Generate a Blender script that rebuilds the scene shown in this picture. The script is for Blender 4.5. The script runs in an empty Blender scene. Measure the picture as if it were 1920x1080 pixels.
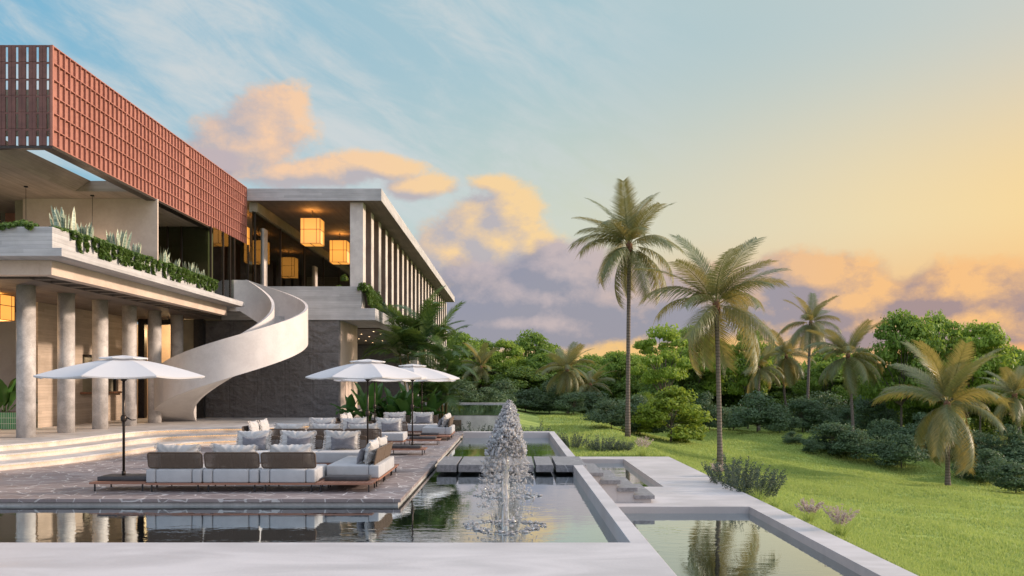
import bpy, bmesh, math, random
import numpy as np
from mathutils import Vector, Matrix, Euler

R = math.radians
random.seed(11)
rng = np.random.default_rng(11)
S = bpy.context.scene
COL = S.collection

def lin(r, g, b, k=1.0):
    f = lambda c: ((c / 255.0) / 12.92 if c / 255.0 <= 0.04045 else (((c / 255.0) + 0.055) / 1.055) ** 2.4)
    return (f(r) * k, f(g) * k, f(b) * k, 1.0)

# ------------------------------------------------------------------ camera
F = 1550.0            # focal length measured in photo pixels (1920 wide)
cam_d = bpy.data.cameras.new("camera")
cam = bpy.data.objects.new("camera", cam_d)
COL.objects.link(cam)
cam.location = (0, 0, 2.0)
cam.rotation_euler = (R(90), 0, 0)
cam_d.sensor_width = 36.0
cam_d.lens = 36.0 * F / 1920.0
cam_d.shift_y = (716 - 540) / 1920.0
cam_d.clip_start = 0.05
cam_d.clip_end = 5000
S.camera = cam
S.view_settings.view_transform = 'Standard'
S.view_settings.look = 'None'
S.view_settings.exposure = 0.0
S.view_settings.gamma = 1.0
S.cycles.max_bounces = 12
S.cycles.transmission_bounces = 10
S.cycles.transparent_max_bounces = 24
S.cycles.glossy_bounces = 5
S.cycles.diffuse_bounces = 4
S.cycles.caustics_reflective = False
S.cycles.caustics_refractive = False
S.cycles.sample_clamp_indirect = 6.0
S.cycles.use_denoising = True

# ------------------------------------------------------------------ sun
SUN_AZ, SUN_EL = 82.0, 17.0          # degrees to the right of straight ahead, above the horizon
sun_d = bpy.data.lights.new("sun", 'SUN')
sun_d.energy = 4.7
sun_d.angle = R(4.0)
sun_d.color = (1.0, 0.78, 0.62)
sun = bpy.data.objects.new("sun", sun_d)
COL.objects.link(sun)
sdir = Vector((math.sin(R(SUN_AZ)) * math.cos(R(SUN_EL)), math.cos(R(SUN_AZ)) * math.cos(R(SUN_EL)), math.sin(R(SUN_EL))))
sun.rotation_euler = (-sdir).to_track_quat('-Z', 'Y').to_euler()
sun.location = sdir * 60

# ------------------------------------------------------------------ world
class NB:
    """node builder"""
    def __init__(s, nt): s.nt = nt; s.n = nt.nodes; s.l = nt.links
    def new(s, t, **kw):
        nd = s.n.new(t)
        for k, v in kw.items(): setattr(nd, k, v)
        return nd
    def put(s, sock, v):
        if isinstance(v, bpy.types.NodeSocket): s.l.new(v, sock)
        elif v is not None:
            try: sock.default_value = v
            except Exception: sock.default_value = (v, v, v)
    def m(s, op, a, b=None, c=None, clamp=False):
        nd = s.new('ShaderNodeMath', operation=op); nd.use_clamp = clamp
        s.put(nd.inputs[0], a)
        if b is not None: s.put(nd.inputs[1], b)
        if c is not None: s.put(nd.inputs[2], c)
        return nd.outputs[0]
    def vm(s, op, a, b=None):
        nd = s.new('ShaderNodeVectorMath', operation=op)
        s.put(nd.inputs[0], a)
        if b is not None: s.put(nd.inputs[1], b)
        return nd.outputs[0]
    def mix(s, f, a, b, blend='MIX'):
        nd = s.new('ShaderNodeMix', data_type='RGBA', blend_type=blend)
        s.put(nd.inputs[0], f); s.put(nd.inputs[6], a); s.put(nd.inputs[7], b)
        return nd.outputs[2]
    def ramp(s, f, stops, interp='LINEAR'):
        nd = s.new('ShaderNodeValToRGB'); cr = nd.color_ramp; cr.interpolation = interp
        while len(cr.elements) < len(stops): cr.elements.new(0.5)
        for e, (p, c) in zip(cr.elements, stops):
            e.position = p; e.color = c if len(c) == 4 else (*c, 1)
        s.put(nd.inputs[0], f)
        return nd.outputs[0]
    def rng(s, v, a, b, c=0.0, d=1.0, smooth=True):
        nd = s.new('ShaderNodeMapRange', interpolation_type='SMOOTHSTEP' if smooth else 'LINEAR')
        s.put(nd.inputs[0], v); s.put(nd.inputs[1], a); s.put(nd.inputs[2], b); s.put(nd.inputs[3], c); s.put(nd.inputs[4], d)
        return nd.outputs[0]
    def xyz(s, x, y, z):
        nd = s.new('ShaderNodeCombineXYZ'); s.put(nd.inputs[0], x); s.put(nd.inputs[1], y); s.put(nd.inputs[2], z)
        return nd.outputs[0]
    def noise(s, v, scale, detail=4, rough=0.55, dist=0.0, col=False):
        nd = s.new('ShaderNodeTexNoise'); s.put(nd.inputs['Vector'], v)
        nd.inputs['Scale'].default_value = scale; nd.inputs['Detail'].default_value = detail
        nd.inputs['Roughness'].default_value = rough; nd.inputs['Distortion'].default_value = dist
        return nd.outputs['Color'] if col else nd.outputs[0]
    def scale(s, v, sc):
        nd = s.new('ShaderNodeMapping'); s.put(nd.inputs['Vector'], v); nd.inputs['Scale'].default_value = sc
        return nd.outputs[0]

def azel(px, py):
    dx, dz = (px - 960) / F, (716 - py) / F
    return math.atan2(dx, 1.0), math.atan2(dz, math.hypot(dx, 1.0))

world = bpy.data.worlds.new("World")
S.world = world
world.use_nodes = True
nt = world.node_tree
nt.nodes.clear()
W = NB(nt)
tc = W.new('ShaderNodeTexCoord')
sep = W.new('ShaderNodeSeparateXYZ'); nt.links.new(tc.outputs['Generated'], sep.inputs[0])
dx, dy, dz = sep.outputs
az = W.m('ARCTAN2', dx, dy)
hyp = W.m('SQRT', W.m('ADD', W.m('MULTIPLY', dx, dx), W.m('MULTIPLY', dy, dy)))
el = W.m('ARCTAN2', dz, hyp)
azn = W.m('ADD', W.m('DIVIDE', az, 2 * math.pi), 0.5)
P = lambda deg: deg / 360.0 + 0.5
FILL = 1.0
def sky_ramp(stops): return W.ramp(azn, [(P(a), lin(r, g, b, k)) for a, r, g, b, k in stops])
low = sky_ramp([(-180, 205, 205, 216, 1.7), (-100, 175, 190, 215, 1.5), (-33, 165, 195, 212, 1), (-8, 215, 208, 190, 1), (3, 246, 202, 140, 1), (9, 250, 202, 130, 1),
                (20, 244, 192, 132, 1), (33, 250, 184, 112, 1.0), (60, 255, 214, 170, 1.6), (84, 255, 225, 185, 2.2), (115, 245, 220, 200, 1.9), (180, 205, 205, 216, 1.7)])
mid = sky_ramp([(-180, 200, 208, 226, 1.9), (-100, 170, 194, 222, 1.6), (-33, 135, 190, 215, 1), (-20, 165, 200, 214, 1), (-8, 190, 211, 210, 1), (3, 210, 216, 198, 1), (14, 226, 218, 190, 1),
                (24, 243, 221, 174, 1), (33, 253, 219, 156, 1.0), (60, 255, 222, 178, 1.6), (84, 255, 228, 192, 2.0), (115, 242, 222, 208, 1.9), (180, 200, 208, 226, 1.9)])
high = sky_ramp([(-180, 190, 204, 228, 2.0), (-100, 155, 186, 218, 1.6), (-33, 120, 182, 214, 1), (-20, 152, 194, 214, 1), (-8, 166, 199, 212, 1), (3, 170, 202, 212, 1), (14, 184, 205, 208, 1),
                 (24, 195, 208, 206, 1), (33, 206, 210, 202, 1.0), (60, 235, 224, 205, 1.4), (84, 242, 228, 208, 1.6), (115, 225, 220, 218, 1.8), (180, 190, 204, 228, 2.0)])
zen = lin(192, 204, 226, 1.9)
c = W.mix(W.rng(el, R(3.0), R(10.5)), low, mid)
c = W.mix(W.rng(el, R(10.0), R(23.0)), c, high)
c = W.mix(W.rng(el, R(26.0), R(60.0)), c, zen)
# clouds: blobs in azimuth / elevation, edges broken up by noise
def blob_group(name, blobs, nscale, namp):
    g = bpy.data.node_groups.new(name, 'ShaderNodeTree')
    g.interface.new_socket('az', in_out='INPUT', socket_type='NodeSocketFloat')
    g.interface.new_socket('el', in_out='INPUT', socket_type='NodeSocketFloat')
    g.interface.new_socket('d', in_out='OUTPUT', socket_type='NodeSocketFloat')
    B = NB(g)
    gi = B.new('NodeGroupInput'); go = B.new('NodeGroupOutput')
    a, e = gi.outputs[0], gi.outputs[1]
    v = B.xyz(a, B.m('MULTIPLY', e, 1.35), 0.37)
    n1 = B.m('ADD', B.m('MULTIPLY', B.noise(v, nscale, 10, 0.60, 0.15), 0.66), B.m('MULTIPLY', B.noise(v, nscale * 3.0, 8, 0.68, 0.2), 0.34))
    n2 = B.noise(B.vm('ADD', v, (3.1, 1.7, 0.0)), nscale * 0.4, 3, 0.5)
    nz = B.m('ADD', B.m('MULTIPLY', B.m('SUBTRACT', n1, 0.5), namp), B.m('MULTIPLY', B.m('SUBTRACT', n2, 0.5), namp * 0.55))
    tot = None
    for (px, py, rx, ry, rot) in blobs:
        a0, e0 = azel(px, py)
        da = B.m('SUBTRACT', a, a0); de = B.m('SUBTRACT', e, e0)
        cr, sr = math.cos(R(rot)), math.sin(R(rot))
        p = B.m('MULTIPLY', B.m('ADD', B.m('MULTIPLY', da, cr), B.m('MULTIPLY', de, sr)), F / rx)
        q = B.m('MULTIPLY', B.m('SUBTRACT', B.m('MULTIPLY', de, cr), B.m('MULTIPLY', da, sr)), F / ry)
        f = B.m('SUBTRACT', 1.0, B.m('SQRT', B.m('ADD', B.m('MULTIPLY', p, p), B.m('MULTIPLY', q, q))))
        tot = f if tot is None else B.m('SMOOTH_MAX', tot, f, 0.25)
    B.l.new(B.m('ADD', tot, nz), go.inputs[0])
    return g
def density(g, a, e):
    nd = W.new('ShaderNodeGroup'); nd.node_tree = g
    W.put(nd.inputs[0], a); W.put(nd.inputs[1], e)
    return nd.outputs[0]
warm = blob_group('cloud_warm', [(495, 232, 85, 52, 45), (470, 275, 125, 52, 12), (400, 300, 110, 40, 0), (590, 322, 150, 34, 8), (700, 308, 95, 26, -6), (790, 352, 75, 22, 4),
                                 (935, 345, 60, 22, 0), (880, 420, 90, 56, 35), (955, 390, 75, 62, 0), (930, 450, 105, 80, 0), (850, 475, 100, 62, 0), (870, 540, 130, 60, 0), (1000, 470, 60, 60, 0)], 22.0, 1.5)
grey = blob_group('cloud_grey', [(960, 555, 190, 72, 0), (1045, 510, 105, 60, 0), (1160, 570, 210, 74, 0), (1010, 608, 320, 50, 0), (1340, 560, 260, 72, 0), (1520, 528, 135, 62, 0),
                                 (1580, 575, 160, 62, 0), (1780, 552, 135, 56, 12), (1700, 610, 260, 46, 0), (700, 590, 250, 70, 0), (380, 300, 80, 24, 0), (-300, 500, 500, 80, 0), (2600, 540, 500, 60, 0)], 20.0, 1.3)
def cloud_layer(base, g, shadow, lit, lo, hi, off=(0.022, 0.014), k=1.5, cap=0.95, base_l=0.32):
    d0 = density(g, az, el)
    d1 = density(g, W.m('ADD', az, off[0]), W.m('ADD', el, off[1]))
    alpha = W.m('MULTIPLY', W.rng(d0, lo, hi), cap)
    light = W.m('ADD', W.m('MULTIPLY', W.m('SUBTRACT', d0, d1), k), base_l, clamp=True)
    return W.mix(alpha, base, W.mix(light, shadow, lit))
# thin high cirrus
cv = W.xyz(W.m('ADD', az, W.m('MULTIPLY', el, 0.5)), W.m('MULTIPLY', W.m('ADD', el, W.m('MULTIPLY', az, 0.30)), 2.0), 0.2)
cn = W.m('ADD', W.m('MULTIPLY', W.noise(cv, 4.0, 10, 0.63, 0.5), 0.65), W.m('MULTIPLY', W.noise(cv, 13.0, 8, 0.65, 0.8), 0.35))
cmask = W.m('MULTIPLY', W.rng(el, R(7.0), R(14.0)), W.rng(az, R(17.0), R(-6.0)))
c = W.mix(W.m('MULTIPLY', W.m('MULTIPLY', W.rng(cn, 0.40, 0.66), cmask), 0.85), c, lin(214, 219, 220, 1.0))
warm_lit = W.mix(W.rng(az, R(-20), R(2)), lin(252, 208, 172), lin(254, 216, 158))
c = cloud_layer(c, warm, lin(190, 182, 186), warm_lit, -0.17, 0.34, k=1.35)
grey_sh = W.mix(W.rng(az, R(12), R(28)), lin(150, 151, 168), lin(164, 142, 146))
grey_lit = W.mix(W.rng(az, R(2), R(26)), lin(196, 182, 186), lin(252, 196, 132))
c = cloud_layer(c, grey, grey_sh, grey_lit, -0.15, 0.27, k=1.9, base_l=0.16)
# below the horizon: dull ground bounce
c = W.mix(W.rng(el, R(-3.0), R(-0.2)), lin(110, 105, 80), c)
skyt = W.new('ShaderNodeTexSky', sky_type='NISHITA')
skyt.sun_disc = False
skyt.sun_elevation = R(SUN_EL); skyt.sun_rotation = R(SUN_AZ)
bg1 = W.new('ShaderNodeBackground'); nt.links.new(skyt.outputs[0], bg1.inputs[0]); bg1.inputs[1].default_value = 0.08
bg2 = W.new('ShaderNodeBackground'); W.put(bg2.inputs[0], c); bg2.inputs[1].default_value = FILL
mx = W.new('ShaderNodeMixShader'); mx.inputs[0].default_value = 0.94
nt.links.new(bg1.outputs[0], mx.inputs[1]); nt.links.new(bg2.outputs[0], mx.inputs[2])
wo = W.new('ShaderNodeOutputWorld'); nt.links.new(mx.outputs[0], wo.inputs[0])
world.cycles.sampling_method = 'MANUAL'
world.cycles.sample_map_resolution = 512

# ------------------------------------------------------------------ materials
MATS = {}
def material(name, fn):
    m = bpy.data.materials.new(name); m.use_nodes = True
    m.node_tree.nodes.clear()
    B = NB(m.node_tree)
    out = B.new('ShaderNodeOutputMaterial')
    sh = fn(B)
    B.l.new(sh, out.inputs[0])
    MATS[name] = m
    return m
def pos(B): return B.new('ShaderNodeNewGeometry').outputs['Position']
def objc(B): return B.new('ShaderNodeTexCoord').outputs['Object']
def bsdf(B, color, rough=0.6, bump=None, bstr=0.3, bdist=0.02, **kw):
    p = B.new('ShaderNodeBsdfPrincipled')
    B.put(p.inputs['Base Color'], color if isinstance(color, bpy.types.NodeSocket) else (*color[:3], 1))
    B.put(p.inputs['Roughness'], rough)
    for k, v in kw.items(): B.put(p.inputs[k.replace('_', ' ')], v)
    if bump is not None:
        b = B.new('ShaderNodeBump'); b.inputs['Strength'].default_value = bstr; b.inputs['Distance'].default_value = bdist
        B.put(b.inputs['Height'], bump); B.l.new(b.outputs[0], p.inputs['Normal'])
    return p.outputs[0]
def c4(*c): return (c[0], c[1], c[2], 1.0)
def varied(B, v, c1, c2, scale=3, detail=6, rough=0.6, lo=0.3, hi=0.7):
    return B.mix(B.rng(B.noise(v, scale, detail, rough), lo, hi), c4(*c1), c4(*c2))

def board(B, c1, c2):
    """board-marked concrete: horizontal boards on walls, boards running away from the viewer on soffits"""
    g = B.new('ShaderNodeNewGeometry')
    sp = B.new('ShaderNodeSeparateXYZ'); B.l.new(g.outputs['Position'], sp.inputs[0])
    sn = B.new('ShaderNodeSeparateXYZ'); B.l.new(g.outputs['Normal'], sn.inputs[0])
    flat = B.m('GREATER_THAN', B.m('ABSOLUTE', sn.outputs[2]), 0.5)
    across = B.m('ADD', B.m('MULTIPLY', sp.outputs[2], B.m('SUBTRACT', 1.0, flat)), B.m('MULTIPLY', sp.outputs[0], flat))
    along = B.m('ADD', B.m('MULTIPLY', B.m('ADD', sp.outputs[0], sp.outputs[1]), B.m('SUBTRACT', 1.0, flat)), B.m('MULTIPLY', sp.outputs[1], flat))
    bid = B.m('FLOOR', B.m('DIVIDE', across, 0.10))
    wn = B.new('ShaderNodeTexWhiteNoise', noise_dimensions='2D')
    B.put(wn.inputs['Vector'], B.xyz(bid, B.m('FLOOR', B.m('ADD', B.m('DIVIDE', along, 2.6), B.m('MULTIPLY', bid, 0.37))), 0.0))
    fr = B.m('FRACT', B.m('DIVIDE', across, 0.10))
    line = B.m('LESS_THAN', fr, 0.07)
    grain = B.noise(B.xyz(B.m('MULTIPLY', along, 0.8), B.m('MULTIPLY', across, 26.0), bid), 1.6, 5, 0.65)
    blot = B.noise(g.outputs['Position'], 1.1, 5, 0.6)
    f = B.m('ADD', B.m('MULTIPLY', wn.outputs[0], 0.15), B.m('ADD', B.m('MULTIPLY', grain, 0.50), B.m('MULTIPLY', blot, 0.50)))
    col = B.mix(B.rng(f, 0.36, 0.80, smooth=False), c4(*c1), c4(*c2))
    col = B.mix(B.m('MULTIPLY', line, 0.35), col, c4(c1[0] * .6, c1[1] * .6, c1[2] * .6))
    return bsdf(B, col, 0.75, B.m('SUBTRACT', B.m('ADD', B.m('MULTIPLY', grain, 0.5), B.m('MULTIPLY', wn.outputs[0], 0.4)), B.m('MULTIPLY', line, 0.6)), 0.35, 0.012)
material('board_concrete', lambda B: board(B, (0.29, 0.287, 0.287), (0.56, 0.552, 0.55)))
material('board_warm', lambda B: board(B, (0.30, 0.245, 0.19), (0.56, 0.46, 0.37)))
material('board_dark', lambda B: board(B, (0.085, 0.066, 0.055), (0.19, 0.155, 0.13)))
def soft_conc(c1, c2, scale=1.3, rough=0.6):
    def f(B):
        p = pos(B)
        n1 = B.noise(p, scale, 7, 0.62, 0.4); n2 = B.noise(p, scale * 14, 4, 0.6)
        f_ = B.m('ADD', B.m('MULTIPLY', n1, 0.75), B.m('MULTIPLY', n2, 0.25))
        return bsdf(B, B.mix(B.rng(f_, 0.36, 0.64), c4(*c1), c4(*c2)), rough, n2, 0.12, 0.01)
    return f
material('concrete', soft_conc((0.40, 0.385, 0.37), (0.58, 0.56, 0.54)))
material('column_concrete', soft_conc((0.36, 0.34, 0.325), (0.60, 0.575, 0.55), 2.2))
material('plaster', soft_conc((0.54, 0.43, 0.355), (0.64, 0.53, 0.445), 0.9, 0.8))
material('fin_shaded', soft_conc((0.15, 0.105, 0.085), (0.21, 0.155, 0.13), 1.5, 0.8))  # fin concrete browned to hold the shade between the fins
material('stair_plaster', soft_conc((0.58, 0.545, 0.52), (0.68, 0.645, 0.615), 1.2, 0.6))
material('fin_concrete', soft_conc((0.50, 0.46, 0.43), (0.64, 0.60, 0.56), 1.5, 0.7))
def deck(B):
    p = pos(B)
    q = B.scale(p, (0.35, 1.0, 1.0))
    n1 = B.noise(q, 1.5, 8, 0.6, 0.9); n2 = B.noise(p, 30, 3, 0.6); n3 = B.noise(p, 0.5, 3, 0.5)
    f_ = B.m('ADD', B.m('ADD', B.m('MULTIPLY', n1, 0.55), B.m('MULTIPLY', n2, 0.12)), B.m('MULTIPLY', n3, 0.33))
    return bsdf(B, B.mix(B.rng(f_, 0.36, 0.62), c4(0.43, 0.407, 0.40), c4(0.56, 0.53, 0.52)), B.rng(n1, 0.3, 0.7, 0.42, 0.6), n2, 0.08, 0.01)
material('deck_stone', deck)
def paving(B):
    p = pos(B)
    wob = B.vm('ADD', p, B.vm('SCALE', B.vm('SUBTRACT', B.noise(p, 3.0, 3, 0.5, col=True), (0.5, 0.5, 0.5))))
    B.n[-1]
    for nd in B.n:
        if nd.type == 'VECT_MATH' and nd.operation == 'SCALE': nd.inputs[3].default_value = 0.10
    sc = 2.5
    e = B.new('ShaderNodeTexVoronoi', feature='DISTANCE_TO_EDGE'); B.put(e.inputs['Vector'], wob); e.inputs['Scale'].default_value = sc
    k = B.new('ShaderNodeTexVoronoi', feature='F1'); B.put(k.inputs['Vector'], wob); k.inputs['Scale'].default_value = sc
    rc = B.new('ShaderNodeSeparateColor'); B.l.new(k.outputs['Color'], rc.inputs[0])
    n = B.noise(p, 9, 5, 0.6)
    stone = B.mix(rc.outputs[0], c4(0.17, 0.135, 0.13), c4(0.285, 0.235, 0.225))
    stone = B.mix(B.m('MULTIPLY', B.rng(n, 0.3, 0.7), 0.5), stone, c4(0.27, 0.24, 0.24))
    jn = B.m('MULTIPLY', B.m('LESS_THAN', e.outputs['Distance'], B.rng(B.noise(p, 5.0, 2), 0.36, 0.62, 0.006, 0.032)), 0.85)
    col = B.mix(jn, stone, c4(0.60, 0.57, 0.55))
    h = B.m('ADD', B.m('MULTIPLY', B.rng(e.outputs['Distance'], 0.0, 0.05), 0.6), B.m('ADD', B.m('MULTIPLY', n, 0.5), B.m('MULTIPLY', rc.outputs[1], 0.3)))
    return bsdf(B, col, 0.55, h, 0.35, 0.02)
material('slate_paving', paving)
def splitface(B):
    p = pos(B)
    n1 = B.noise(B.scale(p, (1.0, 1.0, 1.6)), 2.6, 8, 0.66, 1.2)
    r = B.m('SUBTRACT', 1.0, B.m('ABSOLUTE', B.m('SUBTRACT', B.m('MULTIPLY', n1, 2.0), 1.0)))
    n2 = B.noise(p, 11, 5, 0.65, 0.6)
    h = B.m('ADD', r, B.m('MULTIPLY', n2, 0.45))
    sp = B.new('ShaderNodeSeparateXYZ'); B.l.new(p, sp.inputs[0])
    jx = B.m('LESS_THAN', B.m('FRACT', B.m('DIVIDE', sp.outputs[0], 1.21)), 0.008)
    col = B.mix(B.rng(h, 0.6, 1.35), c4(0.060, 0.057, 0.058), c4(0.135, 0.127, 0.124))
    col = B.mix(B.m('MULTIPLY', jx, 0.7), col, c4(0.02, 0.02, 0.02))
    return bsdf(B, col, 0.7, h, 0.7, 0.03)
material('split_stone', splitface)
def veined(B):
    p = pos(B)
    q = B.vm('ADD', p, B.vm('MULTIPLY', B.noise(p, 2.0, 3, 0.5, col=True), (0.5, 0.5, 0.5)))
    e = B.new('ShaderNodeTexVoronoi', feature='DISTANCE_TO_EDGE'); B.put(e.inputs['Vector'], q); e.inputs['Scale'].default_value = 1.5
    w = B.rng(B.noise(p, 3.0, 2), 0.45, 0.7, 0.0, 0.022)
    v = B.m('LESS_THAN', e.outputs['Distance'], w)
    n = B.noise(p, 14, 6, 0.65)
    col = B.mix(B.rng(n, 0.3, 0.7), c4(0.145, 0.142, 0.148), c4(0.26, 0.252, 0.258))
    col = B.mix(B.m('MULTIPLY', v, 0.7), col, c4(0.48, 0.47, 0.47))
    return bsdf(B, col, 0.5, n, 0.15, 0.01)
material('veined_stone', veined)
def terra(B):
    p = pos(B)
    gi = B.new('ShaderNodeNewGeometry').outputs['Random Per Island']
    n = B.noise(p, 9, 5, 0.6); n2 = B.noise(p, 1.0, 3, 0.5)
    col = B.mix(B.rng(B.m('ADD', B.m('MULTIPLY', n, 0.6), B.m('MULTIPLY', n2, 0.4)), 0.35, 0.65), c4(0.315, 0.120, 0.082), c4(0.405, 0.170, 0.125))
    col = B.mix(B.m('MULTIPLY', gi, 0.35), col, c4(0.36, 0.16, 0.13))
    return bsdf(B, col, 0.75, n, 0.15, 0.01)
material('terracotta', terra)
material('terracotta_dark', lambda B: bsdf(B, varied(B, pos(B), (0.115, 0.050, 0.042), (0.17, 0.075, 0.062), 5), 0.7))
def wood(c1, c2, axis=0):
    def f(B):
        p = objc(B)
        sc = (3, 40, 40) if axis == 0 else (40, 3, 40)
        n = B.noise(B.scale(p, sc), 1.0, 4, 0.6, 0.5)
        gi = B.new('ShaderNodeNewGeometry').outputs['Random Per Island']
        f_ = B.m('ADD', B.m('MULTIPLY', n, 0.6), B.m('MULTIPLY', gi, 0.4))
        return bsdf(B, B.mix(f_, c4(*c1), c4(*c2)), 0.5, n, 0.2, 0.004)
    return f
material('teak', wood((0.20, 0.085, 0.05), (0.40, 0.20, 0.13)))
material('dark_wood', wood((0.14, 0.06, 0.03), (0.25, 0.11, 0.06)))
def fabric(c1, c2, wr=0.0, rough=0.9, fine=220):
    def f(B):
        p = objc(B)
        n = B.noise(p, 5, 4, 0.6); w = B.noise(p, fine, 2, 0.5)
        h = B.m('ADD', B.m('MULTIPLY', n, wr), B.m('MULTIPLY', w, 0.25))
        return bsdf(B, B.mix(B.rng(B.m('ADD', B.m('MULTIPLY', n, 0.6), B.m('MULTIPLY', w, 0.4)), 0.35, 0.65), c4(*c1), c4(*c2)), rough, h, 0.35, 0.02, Sheen_Weight=0.2)
    return f
material('seat_fabric', fabric((0.375, 0.385, 0.395), (0.43, 0.44, 0.45), 0.25))
material('linen', fabric((0.39, 0.385, 0.375), (0.53, 0.52, 0.50), 0.9))
material('charcoal_linen', fabric((0.115, 0.115, 0.13), (0.19, 0.19, 0.21), 0.5))
material('fringe_yarn', fabric((0.62, 0.58, 0.53), (0.78, 0.74, 0.69), 0.6))
def rope(B):
    p = objc(B); n = B.noise(B.scale(p, (60, 60, 200)), 1.0, 3)
    return bsdf(B, B.mix(n, c4(0.055, 0.040, 0.030), c4(0.18, 0.128, 0.09)), 0.8, n, 0.4, 0.004)
material('rope', rope)
material('bronze', lambda B: bsdf(B, varied(B, objc(B), (0.035, 0.027, 0.022), (0.060, 0.046, 0.038), 20), 0.38, Metallic=0.6))
material('black_metal', lambda B: bsdf(B, varied(B, objc(B), (0.012, 0.012, 0.013), (0.03, 0.029, 0.03), 12), 0.45, Metallic=0.3))
material('tray_metal', lambda B: bsdf(B, varied(B, objc(B), (0.035, 0.033, 0.035), (0.065, 0.06, 0.062), 8), 0.5))
def canopy_mat(B):
    p = objc(B); w = B.noise(p, 160, 2); n = B.noise(p, 3, 3)
    d = bsdf(B, B.mix(n, c4(0.68, 0.675, 0.675), c4(0.74, 0.735, 0.735)), 0.85, w, 0.08, 0.005)
    t = B.new('ShaderNodeBsdfTranslucent'); t.inputs[0].default_value = (0.75, 0.73, 0.72, 1)
    m = B.new('ShaderNodeMixShader'); m.inputs[0].default_value = 0.28
    B.l.new(d, m.inputs[1]); B.l.new(t.outputs[0], m.inputs[2])
    return m.outputs[0]
material('canopy_fabric', canopy_mat)
def water_mat(deep, amp):
    def f(B):
        p = pos(B)
        n1 = B.noise(B.scale(p, (1.0, 2.2, 1.0)), 2.4, 3, 0.5, 0.3)
        n2 = B.noise(B.scale(p, (1.0, 1.6, 1.0)), 9.0, 2, 0.5)
        big = B.rng(B.noise(p, 0.35, 2), 0.42, 0.62, 0.25, 1.0)
        h = B.m('MULTIPLY', B.m('ADD', n1, B.m('MULTIPLY', n2, 0.22)), big)
        b = B.new('ShaderNodeBump'); b.inputs['Strength'].default_value = 1.0; b.inputs['Distance'].default_value = amp
        B.put(b.inputs['Height'], h)
        fr = B.new('ShaderNodeFresnel'); fr.inputs[0].default_value = 1.9; B.l.new(b.outputs[0], fr.inputs['Normal'])
        d = B.new('ShaderNodeBsdfDiffuse'); d.inputs[0].default_value = c4(*deep)
        g = B.new('ShaderNodeBsdfGlossy'); g.inputs[0].default_value = (0.88, 0.97, 1.0, 1); g.inputs['Roughness'].default_value = 0.010
        B.l.new(b.outputs[0], g.inputs['Normal'])
        m = B.new('ShaderNodeMixShader'); B.l.new(B.m('MINIMUM', B.m('MULTIPLY', fr.outputs[0], 1.8), 0.95), m.inputs[0])
        B.l.new(d.outputs[0], m.inputs[1]); B.l.new(g.outputs[0], m.inputs[2])
        return m.outputs[0]
    return f
material('pool_water', water_mat((0.008, 0.012, 0.016), 0.0035))
material('still_water', water_mat((0.008, 0.02, 0.012), 0.003))
def splash(B):
    g = B.new('ShaderNodeBsdfGlass'); g.inputs['IOR'].default_value = 1.33; g.inputs['Roughness'].default_value = 0.0
    g.inputs[0].default_value = (0.99, 0.99, 1, 1)
    fr = B.new('ShaderNodeFresnel'); fr.inputs[0].default_value = 2.1
    t = B.new('ShaderNodeBsdfTransparent'); t.inputs[0].default_value = (0.985, 0.985, 0.99, 1)
    gl = B.new('ShaderNodeBsdfGlossy'); gl.inputs['Roughness'].default_value = 0.02; gl.inputs[0].default_value = (1, 1, 1, 1)
    th = B.new('ShaderNodeMixShader'); B.l.new(fr.outputs[0], th.inputs[0]); B.l.new(t.outputs[0], th.inputs[1]); B.l.new(gl.outputs[0], th.inputs[2])
    m = B.new('ShaderNodeMixShader'); m.inputs[0].default_value = 0.68; B.l.new(g.outputs[0], m.inputs[1]); B.l.new(th.outputs[0], m.inputs[2])
    d = B.new('ShaderNodeBsdfTranslucent'); d.inputs[0].default_value = (0.95, 0.94, 0.95, 1)
    m2 = B.new('ShaderNodeMixShader'); m2.inputs[0].default_value = 0.32; B.l.new(m.outputs[0], m2.inputs[1])
    d2 = B.new('ShaderNodeBsdfDiffuse'); d2.inputs[0].default_value = (0.95, 0.94, 0.95, 1)
    a2 = B.new('ShaderNodeMixShader'); a2.inputs[0].default_value = 0.4; B.l.new(d.outputs[0], a2.inputs[1]); B.l.new(d2.outputs[0], a2.inputs[2]); B.l.new(a2.outputs[0], m2.inputs[2])
    return m2.outputs[0]
material('splash_water', splash)
def glass(tint, ior):
    def f(B):
        fr = B.new('ShaderNodeFresnel'); fr.inputs[0].default_value = ior
        t = B.new('ShaderNodeBsdfTransparent'); t.inputs[0].default_value = c4(*tint)
        g = B.new('ShaderNodeBsdfGlossy'); g.inputs['Roughness'].default_value = 0.0; g.inputs[0].default_value = (0.95, 0.97, 0.95, 1)
        m = B.new('ShaderNodeMixShader'); B.l.new(fr.outputs[0], m.inputs[0]); B.l.new(t.outputs[0], m.inputs[1]); B.l.new(g.outputs[0], m.inputs[2])
        return m.outputs[0]
    return f
material('window_glass', glass((0.62, 0.68, 0.60), 1.6))
material('olive_reflection', lambda B: bsdf(B, varied(B, B.scale(pos(B), (8, 8, 0.2)), (0.20, 0.185, 0.115), (0.25, 0.23, 0.15), 1.5), 0.7))  # olive reflection of the glass, put into a base colour
material('dark_room', lambda B: bsdf(B, varied(B, pos(B), (0.24, 0.215, 0.15), (0.32, 0.285, 0.20), 1.5), 0.8))
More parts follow.
